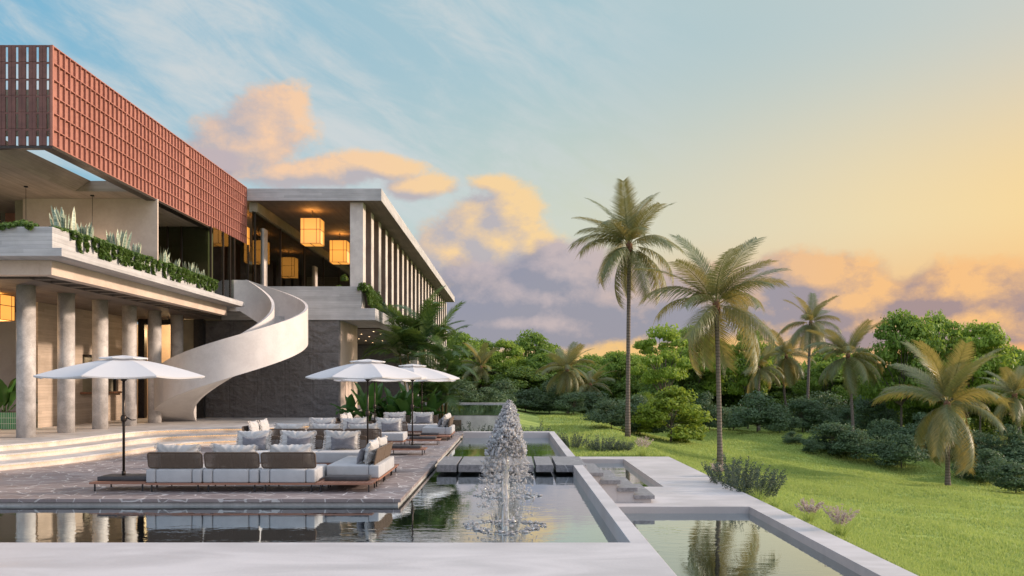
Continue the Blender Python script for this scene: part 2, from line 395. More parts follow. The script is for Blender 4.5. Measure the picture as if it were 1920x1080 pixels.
def lantern_mat(B):
    p = objc(B)
    sp = B.new('ShaderNodeSeparateXYZ'); B.l.new(p, sp.inputs[0])
    n = B.noise(B.scale(p, (3, 3, 60)), 1.0, 3, 0.6)
    r = B.m('ADD', B.m('ABSOLUTE', B.m('DIVIDE', sp.outputs[2], 0.6)), 0.0)
    k = B.m('SUBTRACT', B.m('ADD', 1.0, B.m('MULTIPLY', n, 0.25)), B.m('MULTIPLY', B.m('MULTIPLY', r, r), 0.18))
    e = B.new('ShaderNodeEmission'); e.inputs[0].default_value = lin(255, 170, 72); B.put(e.inputs[1], B.m('MULTIPLY', k, 1.05))
    d = B.new('ShaderNodeBsdfDiffuse'); d.inputs[0].default_value = (0.5, 0.35, 0.2, 1)
    a = B.new('ShaderNodeAddShader'); B.l.new(e.outputs[0], a.inputs[0]); B.l.new(d.outputs[0], a.inputs[1])
    return a.outputs[0]
material('lantern_paper', lantern_mat)
def emit(col, k):
    def f(B):
        e = B.new('ShaderNodeEmission'); e.inputs[0].default_value = col; e.inputs[1].default_value = k
        return e.outputs[0]
    return f
material('led', emit(lin(255, 190, 105), 5.5))
material('lantern_top_glow', emit(lin(255, 170, 80), 26.0))
material('downlight', emit(lin(255, 215, 160), 6.0))
def leaf(c1, c2, trans=0.35, tcol=None, rough=0.55, spec=0.3):
    def f(B):
        g = B.new('ShaderNodeNewGeometry').outputs['Random Per Island']
        oi = B.new('ShaderNodeObjectInfo').outputs['Random']
        n = B.noise(objc(B), 0.8, 3)
        fac = B.m('ADD', B.m('MULTIPLY', g, 0.5), B.m('ADD', B.m('MULTIPLY', oi, 0.25), B.m('MULTIPLY', n, 0.25)))
        col = B.mix(B.rng(fac, 0.2, 0.8, smooth=False), c4(*c1), c4(*c2))
        p = B.new('ShaderNodeBsdfPrincipled'); B.put(p.inputs['Base Color'], col); p.inputs['Roughness'].default_value = rough
        p.inputs['Specular IOR Level'].default_value = spec
        t = B.new('ShaderNodeBsdfTranslucent'); B.put(t.inputs[0], B.mix(0.5, col, c4(*(tcol or c2))))
        m = B.new('ShaderNodeMixShader'); m.inputs[0].default_value = trans
        B.l.new(p.outputs[0], m.inputs[1]); B.l.new(t.outputs[0], m.inputs[2])
        return m.outputs[0]
    return f
material('tree_leaf', leaf((0.10, 0.185, 0.030), (0.25, 0.37, 0.065), 0.42, (0.38, 0.50, 0.06)))
material('bright_leaf', leaf((0.15, 0.25, 0.035), (0.32, 0.44, 0.07), 0.45, (0.44, 0.54, 0.06)))
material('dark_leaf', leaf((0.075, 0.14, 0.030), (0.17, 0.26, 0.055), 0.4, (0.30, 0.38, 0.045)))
material('shrub_leaf', leaf((0.068, 0.120, 0.060), (0.14, 0.21, 0.105), 0.32, (0.17, 0.25, 0.09)))
material('lime_leaf', leaf((0.14, 0.22, 0.022), (0.28, 0.37, 0.05), 0.4, (0.36, 0.42, 0.05)))
material('palm_leaf', leaf((0.080, 0.130, 0.062), (0.22, 0.235, 0.095), 0.36, (0.62, 0.40, 0.08), 0.45, 0.5))
material('areca_leaf', leaf((0.035, 0.085, 0.020), (0.11, 0.18, 0.040), 0.32, (0.2, 0.28, 0.045), 0.4, 0.5))
material('banana_leaf', leaf((0.025, 0.085, 0.018), (0.07, 0.17, 0.035), 0.3, (0.14, 0.26, 0.04), 0.35, 0.5))
material('ivy_leaf', leaf((0.040, 0.090, 0.016), (0.12, 0.20, 0.035), 0.3, (0.16, 0.24, 0.04), 0.45, 0.4))
material('eucalyptus_leaf', leaf((0.07, 0.11, 0.075), (0.15, 0.20, 0.14), 0.25, None, 0.5, 0.4))
material('rosemary_leaf', leaf((0.055, 0.085, 0.06), (0.13, 0.16, 0.115), 0.2, None, 0.7, 0.2))
material('grass_blade', leaf((0.225, 0.325, 0.075), (0.42, 0.49, 0.16), 0.38, (0.46, 0.54, 0.13), 0.6, 0.25))
material('plume', leaf((0.42, 0.34, 0.32), (0.62, 0.52, 0.47), 0.3, None, 0.9, 0.1))
def snake(B):
    p = objc(B)
    uv = B.new('ShaderNodeUVMap').outputs[0]
    sp = B.new('ShaderNodeSeparateXYZ'); B.l.new(uv, sp.inputs[0])
    edge = B.m('GREATER_THAN', B.m('ABSOLUTE', B.m('SUBTRACT', sp.outputs[0], 0.5)), 0.36)
    n = B.noise(B.scale(p, (6, 6, 30)), 1.0, 3)
    col = B.mix(B.rng(n, 0.35, 0.65), c4(0.13, 0.20, 0.14), c4(0.36, 0.45, 0.36))
    return bsdf(B, B.mix(edge, col, c4(0.62, 0.60, 0.40)), 0.45)
material('snake_leaf', snake)
def bark(c1, c2, ring=0.0):
    def f(B):
        p = objc(B)
        sp = B.new('ShaderNodeSeparateXYZ'); B.l.new(p, sp.inputs[0])
        n = B.noise(B.scale(p, (14, 14, 3)), 1.0, 5, 0.65)
        h = n
        col = B.mix(n, c4(*c1), c4(*c2))
        if ring:
            fz = B.m('FRACT', B.m('ADD', B.m('MULTIPLY', sp.outputs[2], ring), B.m('MULTIPLY', n, 0.35)))
            k = B.rng(fz, 0.0, 0.3)
            col = B.mix(k, c4(c1[0] * .35, c1[1] * .35, c1[2] * .35), col)
            h = B.m('ADD', k, n)
        return bsdf(B, col, 0.85, h, 0.5, 0.02)
    return f
material('palm_bark', bark((0.10, 0.078, 0.066), (0.24, 0.195, 0.17), 7.0))
material('tree_bark', bark((0.07, 0.055, 0.042), (0.16, 0.13, 0.10)))
material('frond_stem', lambda B: bsdf(B, varied(B, objc(B), (0.10, 0.09, 0.03), (0.2, 0.15, 0.06), 6), 0.5))
material('coir', lambda B: bsdf(B, varied(B, objc(B), (0.10, 0.05, 0.03), (0.24, 0.12, 0.07), 14), 0.9))
material('soil', lambda B: bsdf(B, varied(B, pos(B), (0.035, 0.025, 0.018), (0.08, 0.06, 0.045), 12), 0.95))
def lawn(B):
    p = pos(B)
    n1 = B.noise(B.scale(p, (0.35, 1.0, 1.0)), 0.9, 5, 0.6, 0.6); n2 = B.noise(p, 26, 4, 0.65); n3 = B.noise(p, 0.12, 3)
    f_ = B.m('ADD', B.m('MULTIPLY', n1, 0.45), B.m('ADD', B.m('MULTIPLY', n2, 0.35), B.m('MULTIPLY', n3, 0.20)))
    col = B.mix(B.rng(f_, 0.36, 0.62), c4(0.11, 0.185, 0.042), c4(0.36, 0.445, 0.12))
    return bsdf(B, col, 0.9, B.m('ADD', n2, B.m('MULTIPLY', n1, 1.5)), 0.6, 0.06, Specular_IOR_Level=0.15)
material('lawn', lawn)
def tiles(B):
    p = pos(B)
    br = B.new('ShaderNodeTexBrick'); br.offset = 0.0
    sp = B.new('ShaderNodeSeparateXYZ'); B.l.new(p, sp.inputs[0])
    B.put(br.inputs['Vector'], B.xyz(sp.outputs[0], B.m('SUBTRACT', sp.outputs[2], 0.45), 0.0))
    br.inputs['Color1'].default_value = (0.02, 0.16, 0.045, 1); br.inputs['Color2'].default_value = (0.05, 0.27, 0.09, 1); br.inputs['Mortar'].default_value = (0.6, 0.62, 0.5, 1)
    br.inputs['Scale'].default_value = 1.0; br.inputs['Mortar Size'].default_value = 0.006; br.inputs['Brick Width'].default_value = 0.06; br.inputs['Row Height'].default_value = 0.185
    return bsdf(B, br.outputs[0], 0.15)
material('green_tile', tiles)

# ------------------------------------------------------------------ mesh helpers
class MB:
    def __init__(s): s.v = []; s.f = []; s.smooth = set()
    def add(s, vs, fs, smooth=False):
        o = len(s.v); s.v.extend(tuple(map(float, q)) for q in vs)
        for f in fs:
            if smooth: s.smooth.add(len(s.f))
            s.f.append(tuple(i + o for i in f))
    def box(s, x0, x1, y0, y1, z0, z1):
        s.add([(x0, y0, z0), (x1, y0, z0), (x1, y1, z0), (x0, y1, z0), (x0, y0, z1), (x1, y0, z1), (x1, y1, z1), (x0, y1, z1)],
              [(0, 3, 2, 1), (4, 5, 6, 7), (0, 1, 5, 4), (1, 2, 6, 5), (2, 3, 7, 6), (3, 0, 4, 7)]); return s
    def cyl(s, p0, p1, r0, r1=None, n=12, cap=True):
        return s.tube([p0, p1], [r0, r0 if r1 is None else r1], n, cap)
    def tube(s, pts, rad, n=8, cap=True, closed=False):
        pts = [Vector(p) for p in pts]
        if not hasattr(rad, '__len__'): rad = [rad] * len(pts)
        vs, fs = [], []
        up = None
        m = len(pts)
        for i, p in enumerate(pts):
            if closed: t = pts[(i + 1) % m] - pts[i - 1]
            else: t = pts[min(i + 1, m - 1)] - pts[max(i - 1, 0)]
            t.normalize()
            if up is None: up = Vector((0, 0, 1)) if abs(t.z) < 0.9 else Vector((0, 1, 0))
            a = t.cross(up).normalized(); b = a.cross(t).normalized(); up = b
            for k in range(n):
                an = 2 * math.pi * k / n
                vs.append(p + a * math.cos(an) * rad[i] + b * math.sin(an) * rad[i])
        for i in range(m if closed else m - 1):
            j = (i + 1) % m
            for k in range(n):
                fs.append((i * n + k, i * n + (k + 1) % n, j * n + (k + 1) % n, j * n + k))
        s.add(vs, fs, True)
        if cap and not closed:
            o = len(s.v) - len(vs)
            s.f.append(tuple(o + k for k in range(n))[::-1]); s.f.append(tuple(o + (m - 1) * n + k for k in range(n)))
        return s
    def prism(s, poly, z0, z1):
        n = len(poly)
        ar = sum(poly[i][0] * poly[(i + 1) % n][1] - poly[(i + 1) % n][0] * poly[i][1] for i in range(n))
        if ar < 0: poly = poly[::-1]
        s.add([(x, y, z0) for x, y in poly] + [(x, y, z1) for x, y in poly],
              [tuple(range(n))[::-1], tuple(range(n, 2 * n))] + [(i, (i + 1) % n, n + (i + 1) % n, n + i) for i in range(n)]); return s
    def rbox(s, x0, x1, y0, y1, z0, z1, r=0.03, seg=3, puff=0.0):
        """rounded (optionally puffed) box"""
        bm = bmesh.new(); bmesh.ops.create_cube(bm, size=1.0)
        for v in bm.verts:
            v.co = Vector((x0 + (v.co.x + .5) * (x1 - x0), y0 + (v.co.y + .5) * (y1 - y0), z0 + (v.co.z + .5) * (z1 - z0)))
        bmesh.ops.bevel(bm, geom=bm.edges[:], offset=r, segments=seg, profile=0.5, affect='EDGES')
        bm.verts.index_update()
        s.add([v.co[:] for v in bm.verts], [tuple(v.index for v in f.verts) for f in bm.faces], True)
        bm.free(); return s
    def build(s, name, mat, parent=None, world=False, bevel=0.0, smooth=None):
        me = bpy.data.meshes.new(name)
        me.from_pydata(s.v, [], s.f)
        if s.smooth:
            arr = np.zeros(len(s.f), dtype=bool); arr[list(s.smooth)] = True
            me.polygons.foreach_set('use_smooth', arr)
        if bevel > 0:
            bm = bmesh.new(); bm.from_mesh(me)
            bmesh.ops.bevel(bm, geom=bm.edges[:], offset=bevel, segments=2, profile=0.5, affect='EDGES', clamp_overlap=True)
            bm.to_mesh(me); bm.free()
        me.materials.append(MATS[mat]); me.update()
        return link(name, me, parent, world)
def link(name, me, parent=None, world=False):
    o = bpy.data.objects.new(name, me); COL.objects.link(o)
    if parent is not None:
        o.parent = parent
        if world: o.location = -Vector(parent.location)
    return o
def np_mesh(name, verts, faces_n, mat, smooth=False, uv=None):
    """verts (N,3) array, faces as fixed-size polygons (M,k) index array"""
    me = bpy.data.meshes.new(name)
    faces_n = np.asarray(faces_n, dtype=np.int32)
    M, k = faces_n.shape
    me.vertices.add(len(verts)); me.vertices.foreach_set('co', np.asarray(verts, dtype=np.float32).ravel())
    me.loops.add(M * k); me.loops.foreach_set('vertex_index', faces_n.ravel())
    me.polygons.add(M); me.polygons.foreach_set('loop_start', np.arange(0, M * k, k, dtype=np.int32))
    if smooth: me.polygons.foreach_set('use_smooth', np.ones(M, dtype=bool))
    me.update(calc_edges=True)
    if uv is not None:
        l = me.uv_layers.new(name='UVMap'); l.data.foreach_set('uv', np.asarray(uv, dtype=np.float32).ravel())
    me.materials.append(MATS[mat])
    return me
def tag(o, label=None, cat=None, group=None, kind=None):
    if label: o['label'] = label
    if cat: o['category'] = cat
    if group: o['group'] = group
    if kind: o['kind'] = kind
    return o
def empty(name, loc, label, cat, group=None, rz=0.0):
    o = bpy.data.objects.new(name, None); COL.objects.link(o)
    o.empty_display_size = 0.2
    o.location = loc; o.rotation_euler = (0, 0, rz)
    return tag(o, label, cat, group)
def structure(o): o['kind'] = 'structure'; return o
def kids(o): return list(o.children)
def copy_tree(o, parent=None):
    c_ = o.copy(); COL.objects.link(c_)
    if parent is not None: c_.parent = parent
    for ch in kids(o): copy_tree(ch, c_)
    return c_
def at(px, Y, py):
    """point that the photo shows at pixel (px, py), at depth Y"""
    return Vector(((px - 960) * Y / F, Y, 2.0 - (py - 716) * Y / F))
def sm(a, b, x):
    t = np.clip((x - a) / (b - a), 0, 1); return t * t * (3 - 2 * t)

# ------------------------------------------------------------------ terrain
def ground(x, y):
    x = np.asarray(x, dtype=float); y = np.asarray(y, dtype=float)
    r = np.maximum(x - 5.8, 0)
    z = -0.80 - (0.10 - 0.07 * sm(46, 58, y)) * np.where(r < 22, r, 22 + (r - 22) * 0.25) - 0.87 * (1 - np.exp(-r / 3.0))
    z = z + 0.19 * np.clip(1.9 - x, 0, 24) * sm(44, 66, y)
    z = z + (0.20 * np.sin(x * 0.31 + 1.3) * np.sin(y * 0.23 + 0.4) + 0.07 * np.sin(x * 0.83 + y * 0.5) + 0.05 * np.sin(x * 1.3 - y * 0.7 + 2)) * sm(6.5, 11, np.maximum(x, (y - 33) + 6.5))
    inside = (x < 5.72) & (y < 30.45)
    return np.where(inside, -1.7, z)
gx = np.unique(np.concatenate([[-1200, -500, -200, -100, -60], np.arange(-40, 5.5, 1.5), [5.71, 5.73], np.arange(6.3, 45, 0.6), [50, 60, 80, 120, 200, 500, 1200]]))
gy = np.unique(np.concatenate([[-300, -100, -30, -10], np.arange(0, 30, 0.8), [30.44, 30.46], np.arange(31, 110, 1.0), [115, 130, 160, 220, 400, 1000, 3000]]))
GX, GY = np.meshgrid(gx, gy)
GZ = ground(GX, GY)
gv = np.stack([GX, GY, GZ], -1).reshape(-1, 3)
nx_, ny_ = len(gx), len(gy)
ii = (np.arange(ny_ - 1)[:, None] * nx_ + np.arange(nx_ - 1)[None, :]).ravel()
structure(link('ground_lawn', np_mesh('ground_lawn', gv, np.stack([ii, ii + 1, ii + nx_ + 1, ii + nx_], -1), 'lawn', True)))
def on_ground(px, py):
    """where the view ray through a photo pixel meets the lawn"""
    ax, az_ = (px - 960) / F, (716 - py) / F
    Y = 12.0
    while Y < 200:
        if 2.0 + az_ * Y <= float(ground(ax * Y, Y)): break
        Y += 0.05
    return Vector((ax * Y, Y, float(ground(ax * Y, Y))))
def gpos(px, Y):
    x = (px - 960) * Y / F
    return Vector((x, Y, float(ground(x, Y))))
# mown grass blades on the visible slope
def grass_mesh():
    N = 300000
    y = 9.0 + 55.0 * rng.random(N) ** 1.9
    x = 5.95 + (np.minimum(0.66 * y, 30) + 1 - 5.0) * rng.random(N)
    m = rng.random(N) < 0.25
    y2 = 31.0 + 40 * rng.random(N) ** 1.4
    x = np.where(m, 1.9 + (0.5 * y2) * rng.random(N), x); y = np.where(m, y2, y)
    clump = (np.sin(x * 1.3 + np.sin(y * 2.3) * 1.5) * np.sin(y * 4.4 + x * 0.6) > -0.62) | (rng.random(N) < 0.25)
    x, y = x[clump], y[clump]; N = len(x)
    z = ground(x, y)
    h = (0.035 + 0.05 * rng.random(N)) * (0.8 + y / 60); w = (0.006 + 0.006 * rng.random(N)) * (0.7 + y / 16)
    a = rng.random(N) * 2 * np.pi; lx = (rng.random(N) - .5) * 0.09; ly = (rng.random(N) - .5) * 0.09
    v = np.empty((N, 3, 3))
    v[:, 0] = np.stack([x - np.cos(a) * w, y - np.sin(a) * w, z - 0.01], -1)
    v[:, 1] = np.stack([x + np.cos(a) * w, y + np.sin(a) * w, z - 0.01], -1)
    v[:, 2] = np.stack([x + lx, y + ly, z + h], -1)
    return np_mesh('lawn_grass', v.reshape(-1, 3), np.arange(3 * N).reshape(N, 3), 'grass_blade')
tag(link('lawn_grass', grass_mesh()), 'short sunlit grass covering the slope beside the pools', 'grass', kind='stuff')

# ------------------------------------------------------------------ pools, decks, terrace
WZ = -0.12
m = MB(); m.add([(-34, 9.7, WZ), (1.5, 9.7, WZ), (1.5, 31.4, WZ), (-34, 31.4, WZ)], [(0, 1, 2, 3)]); structure(m.build('pool_water', 'pool_water'))
m = MB(); m.box(-34, 1.62, -6, 9.784, -0.9, 0.10); structure(m.build('pool_deck', 'deck_stone', bevel=0.006))
m = MB(); m.box(1.40, 1.62, 9.79, 18.87, -1.7, 0.10); m.box(1.40, 1.62, 21.05, 31.2, -1.7, 0.10); m.box(-1.85, 1.62, 31.205, 31.75, -1.7, 0.10); m.box(1.42, 1.60, 18.87, 21.05, -1.7, -0.07)
structure(m.build('pool_coping_kerb', 'deck_stone', bevel=0.006))
LD = -0.765
m = MB()
for (x0, x1, y0, y1) in [(5.26, 5.80, -4, 18.33), (1.625, 5.80, 18.332, 21.8), (4.0, 5.80, 21.802, 29.6), (1.625, 5.80, 29.602, 30.6)]:
    m.box(x0, x1, y0, y1, -2.2, LD)
structure(m.build('lower_deck', 'deck_stone', bevel=0.004))
m = MB(); m.add([(1.6, -4, -0.92), (5.3, -4, -0.92), (5.3, 18.4, -0.92), (1.6, 18.4, -0.92)], [(0, 1, 2, 3)]); structure(m.build('lower_pool_water', 'pool_water'))
m = MB(); m.add([(1.6, 21.7, -0.92), (4.05, 21.7, -0.92), (4.05, 29.65, -0.92), (1.6, 29.65, -0.92)], [(0, 1, 2, 3)]); structure(m.build('basin_water', 'pool_water'))
m = MB(); m.box(-34, -1.90, 14.116, 33.7, -0.06, 0.0); structure(m.build('terrace', 'slate_paving', bevel=0.004))
m = MB(); m.box(-34, -1.95, 14.16, 33.6, -0.9, -0.062); structure(m.build('terrace_base', 'concrete'))
# stepping stones over the pool
for x0, x1, lab in [(-1.72, -1.27, 'narrow grey stepping stone touching the terrace edge'), (-1.225, -0.42, 'wide grey stepping stone left of the fountain row'),
                    (-0.37, 0.495, 'wide grey stepping stone just right of the fountain row'), (0.548, 0.945, 'narrow grey stepping stone between two wide ones near the kerb'),
                    (1.008, 1.70, 'grey veined stone slab lying across the pool kerb at the head of the steps')]:
    o = MB().box(x0, x1, 18.88, 21.04, -0.062, 0.103).build('stepping_stone', 'veined_stone', bevel=0.006)
    tag(o, lab, 'stepping stone', 'stepping stones across the pool')
# stone steps down to the lower deck
for i, lab in enumerate(['topmost of the four grey step slabs beside the kerb', 'second grey step slab from the top', 'third grey step slab from the top', 'lowest of the four grey step slabs, on the lower deck']):
    x0 = 1.62 + 0.39 * i; z1 = 0.1 - 0.173 * (i + 1)
    r_ = empty('stone_step', (x0 + .23, 19.96, LD), lab, 'step', 'stone steps down to the lower deck')
    MB().box(x0 + (0.004 if i == 0 else 0), x0 + 0.47, 18.88, 21.04, z1 - 0.088, z1).build('step_slab', 'veined_stone', r_, True, bevel=0.005)
    MB().box(x0 + 0.012, x0 + 0.40, 18.95, 20.97, LD + 0.002, z1 - 0.09).build('step_base', 'deck_stone', r_, True)
# raised far pool
m = MB(); m.box(-5.8, -0.4, 36.0, 36.3, -1.2, 0.53); m.box(-0.7, -0.4, 36.302, 54.5, -1.2, 0.53); m.box(-5.8, -0.4, 54.5, 54.9, -1.2, 0.62); m.box(-5.8, -5.5, 36.302, 54.4, -1.2, 0.53)
tag(m.build('raised_pool_wall', 'concrete'), 'pale concrete wall of the raised pool behind the terrace', 'pool wall')
m = MB(); m.add([(-5.79, 36.01, 0.545), (-0.41, 36.01, 0.545), (-0.41, 54.5, 0.545), (-5.79, 54.5, 0.545)], [(0, 1, 2, 3)]); structure(m.build('raised_pool_water', 'still_water'))

# curved steps and colonnade platform
def spline(pts, n=14):
    out = []
    P_ = [Vector(p).to_3d() for p in pts]
    for i in range(len(P_) - 1):
        p0, p1, p2, p3 = P_[max(i - 1, 0)], P_[i], P_[i + 1], P_[min(i + 2, len(P_) - 1)]
        for k in range(n):
            t = k / n
            out.append(0.5 * ((2 * p1) + (p2 - p0) * t + (2 * p0 - 5 * p1 + 4 * p2 - p3) * t * t + (3 * p1 - p0 - 3 * p2 + p3) * t ** 3))
    out.append(P_[-1])
    return [(p.x, p.y) for p in out]
B_ = [(-18.0, 15.6), (-14.5, 16.2), (-12.6, 17.3), (-11.5, 18.56), (-10.8, 20.3), (-10.5, 22.3), (-10.3, 24.4), (-9.8, 25.7), (-8.8, 26.5), (-7.4, 27.2), (-6.2, 28.6), (-5.5, 30.6), (-5.2, 33.6)]
T_ = [(-19.0, 17.6), (-15.5, 18.1), (-13.7, 18.9), (-12.7, 20.0), (-12.1, 21.7), (-11.95, 23.6), (-11.8, 25.5), (-11.2, 26.9), (-9.9, 27.7), (-8.6, 28.1), (-7.5, 29.3), (-6.7, 31.2), (-6.2, 33.6)]
lerp = lambda a, b, t: [((1 - t) * p[0] + t * q[0], (1 - t) * p[1] + t * q[1]) for p, q in zip(a, b)]
def offset(line, d):
    o = []
    for i, p in enumerate(line):
        q0, q1 = Vector(line[max(i - 1, 0)]), Vector(line[min(i + 1, len(line) - 1)])
        t = (q1 - q0).normalized(); o.append((p[0] - t.y * d, p[1] + t.x * d))
    return o
steps_t = [(0.0, 0.45), (0.5, 0.30), (1.0, 0.15)]
back = [(-5.3, 36.05), (-5.3, 60), (-34, 60), (-34, 17)]
for i, (t, z) in enumerate(steps_t):
    edge = spline(lerp(T_, B_, t))
    inner = offset(edge, 0.05)
    zl = z - 0.15
    m = MB()
    m.prism(edge + [(edge[-1][0], 36.05)] + [(-34, 36.05), (-34, edge[0][1])], z - 0.045, z - i * 0.0)
    o = m.build('platform_floor' if i == 0 else 'step_path', 'concrete'); structure(o)
    m = MB(); m.prism(inner + [(inner[-1][0], 36.0), (-33.9, 36.0), (-33.9, inner[0][1])], zl - (0.3 if i == 2 else 0), z - 0.046)
    structure(m.build('riser_path', 'concrete'))
    m = MB()
    up_ = offset(edge, 0.018); dn_ = offset(edge, 0.042)
    n = len(edge)
    zz = z - 0.0475
    m.add([(x, y, zz) for x, y in up_] + [(x, y, zz) for x, y in dn_], [(k, k + 1, n + k + 1, n + k) for k in range(n - 1)])
    o = m.build('led_strip', 'led')
    tag(o, ['glowing light strip under the top curved step', 'glowing light strip under the middle curved step', 'glowing light strip under the lowest curved step'][i], 'light strip', 'light strips under the curved steps')
m = MB(); m.box(-34, -5.3, 36.06, 82.5, -0.9, 0.43); structure(m.build('rear_floor', 'concrete'))
m = MB(); m.prism([(-7.6, 33.62), (-3.0, 33.75), (-2.2, 35.9), (-5.25, 35.95), (-5.25, 36.4), (-6.0, 36.04), (-7.6, 36.04)][:4] + [(-7.6, 35.95)], -0.9, 0.35); structure(m.build('planting_bed_ground', 'soil'))

# ------------------------------------------------------------------ the villa
villa = empty('villa', (-12, 36, 0.45), 'long two storey concrete villa with terracotta lattice box, roof slab and row of fins', 'villa')
def vp(m, name, mat, bevel=0.0, label=None):
    o = m.build(name, mat, villa, True, bevel=bevel)
    if label: o['label'] = label
    return o
def vs(m, name, mat, part, label=None):
    o = m.build(name, mat); o.parent = part; o.location = (0, 0, 0)
    if label: o['label'] = label
    return o
XR = -5.67
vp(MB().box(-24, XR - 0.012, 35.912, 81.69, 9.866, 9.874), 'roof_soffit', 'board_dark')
vp(MB().box(-24, XR, 35.9, 81.7, 9.87, 10.40), 'roof', 'board_concrete', 0.01, 'flat concrete roof slab over the open loggia')
vp(MB().box(-12.6, -5.93, 35.85, 82.0, 4.68, 5.19), 'floor_slab', 'board_concrete', 0.008)
vp(MB().box(-11.9, -6.53, 35.85, 36.15, 5.192, 6.14), 'parapet', 'board_concrete', 0.008)
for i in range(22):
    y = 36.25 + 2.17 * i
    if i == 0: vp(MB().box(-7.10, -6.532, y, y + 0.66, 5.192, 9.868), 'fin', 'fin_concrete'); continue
    f_ = vp(MB().box(-7.10, -6.562, y, y + 0.66, 5.192, 9.868), 'fin', 'fin_shaded')  # shade painted into the body colour; the edge strip keeps the concrete tone
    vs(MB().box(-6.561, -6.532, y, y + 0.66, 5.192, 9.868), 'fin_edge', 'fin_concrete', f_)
for y in [52.4, 56.9] + [60.2 + 2.17 * i for i in range(11)]:
    vp(MB().box(-7.05, -6.5, y, y + 0.5, 0.43, 4.678), 'ground_fin', 'fin_concrete')
# ground floor walls of the right block
def vnoise(x, y, seed):
    """value noise on a lattice, for rough stone"""
    r = np.random.default_rng(seed); T = r.random((128, 128))
    xi, yi_ = np.floor(x).astype(int), np.floor(y).astype(int); fx, fy = x - xi, y - yi_
    fx = fx * fx * (3 - 2 * fx); fy = fy * fy * (3 - 2 * fy)
    g = lambda a, b: T[a % 128, b % 128]
    return (g(xi, yi_) * (1 - fx) + g(xi + 1, yi_) * fx) * (1 - fy) + (g(xi, yi_ + 1) * (1 - fx) + g(xi + 1, yi_ + 1) * fx) * fy
def rough_wall(x0, x1, z0, z1, y, name, seed, step=0.028, amp=0.10):
    xs = np.arange(x0, x1 + 1e-6, (x1 - x0) / int((x1 - x0) / step)); zs = np.arange(z0, z1 + 1e-6, (z1 - z0) / int((z1 - z0) / step))
    X, Z = np.meshgrid(xs, zs)
    wx = X + 0.35 * vnoise(X * 2.1, Z * 2.1, seed + 5); wz = Z + 0.3 * vnoise(X * 1.7 + 9, Z * 1.7, seed + 6)
    d = np.zeros_like(X); am = 1.0; tot = 0
    for o_, f_ in enumerate((1.9, 4.0, 8.3, 17.0)):
        n = vnoise(wx * f_ * 0.9, wz * f_ * 1.25, seed + o_); d += am * (1 - np.abs(2 * n - 1)) if o_ < 3 else am * n
        tot += am; am *= 0.52
    d = d / tot
    px_ = np.minimum(np.abs(((X - x0) / 1.21) % 1.0 - 0.5) * -1 + 0.5, 0.5) * 1.21; pz_ = (0.5 - np.abs(((Z - z0) / 1.42) % 1.0 - 0.5)) * 1.42
    d = d * amp * np.clip(np.minimum(px_, pz_) / 0.02, 0.72, 1)
    edge = np.clip(np.minimum.reduce([X - x0, x1 - X, Z - z0, z1 - Z]) / 0.03, 0, 1)
    v = np.stack([X, y - d * edge, Z], -1).reshape(-1, 3)
    n_ = X.shape[1]; ii_ = (np.arange(X.shape[0] - 1)[:, None] * n_ + np.arange(n_ - 1)[None, :]).ravel()
    o = link(name, np_mesh(name, v, np.stack([ii_, ii_ + 1, ii_ + n_ + 1, ii_ + n_], -1), 'split_stone'), villa, True)
    return o
vp(MB().box(-13.5, -7.49, 35.962, 36.1, 0.40, 4.678), 'stone_wall', 'split_stone', label='dark split face stone wall behind the stair')
rough_wall(-13.5, -7.49, 0.42, 4.678, 35.96, 'stone_facing', 3)['label'] = 'rough dark stone facing behind the stair'
rough_wall(-12.0, -7.0, 0.43, 4.60, 57.99, 'rear_stone_facing', 8, 0.05)
vp(MB().box(-10.0, -7.48, 36.102, 40.0, 0.43, 4.678), 'pier_wall', 'plaster')
vp(MB().box(-7.484, -7.47, 38.9, 38.93, 1.5, 3.2), 'door_joint', 'dark_room')
vp(MB().box(-14, -7.0, 58.0, 58.4, 0.43, 4.678), 'rear_stone_wall', 'split_stone')
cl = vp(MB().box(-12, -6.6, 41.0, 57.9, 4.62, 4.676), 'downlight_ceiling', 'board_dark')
for X in (-7.2, -8.25, -9.3):
    for Y in (43.0, 45.3, 47.8, 50.2, 52.6, 55.2):
        vs(MB().cyl((X, Y, 4.612), (X, Y, 4.619), 0.04, n=10), 'downlight', 'downlight', cl).location = (0, 0, 0)
# loggia interior behind the right block's front
vp(MB().box(-11.2, -7.2, 62.0, 62.3, 5.192, 9.868), 'loggia_end_wall', 'board_warm')
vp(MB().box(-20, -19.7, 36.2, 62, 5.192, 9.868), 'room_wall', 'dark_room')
vp(MB().box(-19.7, -11.4, 60.0, 60.2, 5.192, 9.868), 'room_end_wall', 'board_warm')
vp(MB().box(-11.5, -11.15, 36.2, 62, 9.45, 9.868), 'ceiling_beam', 'dark_room')
bm_ = MB().box(-15.6, -15.2, 36.2, 60, 9.0, 9.868); vp(bm_, 'room_beam', 'board_concrete')
gl = vp(MB().box(-11.31, -11.295, 36.0, 62, 5.192, 9.45), 'side_glazing', 'window_glass')
for y in (36.3, 40.3, 44.9, 49.5, 54.0, 58.5):
    vs(MB().box(-11.34, -11.26, y, y + 0.07, 5.192, 9.45), 'mullion', 'bronze', gl)
vp(MB().box(-11.42, -11.22, 37.4, 37.95, 5.192, 8.95), 'loggia_post', 'fin_concrete')
vp(MB().box(-11.42, -11.22, 47.0, 47.7, 5.192, 8.6), 'loggia_post', 'fin_concrete')
sh_ = MB()
for k in range(5): sh_.box(-11.0, -7.6, 61.2, 61.95, 5.6 + 0.45 * k, 5.66 + 0.45 * k)
vp(sh_, 'wall_shelving', 'board_concrete')
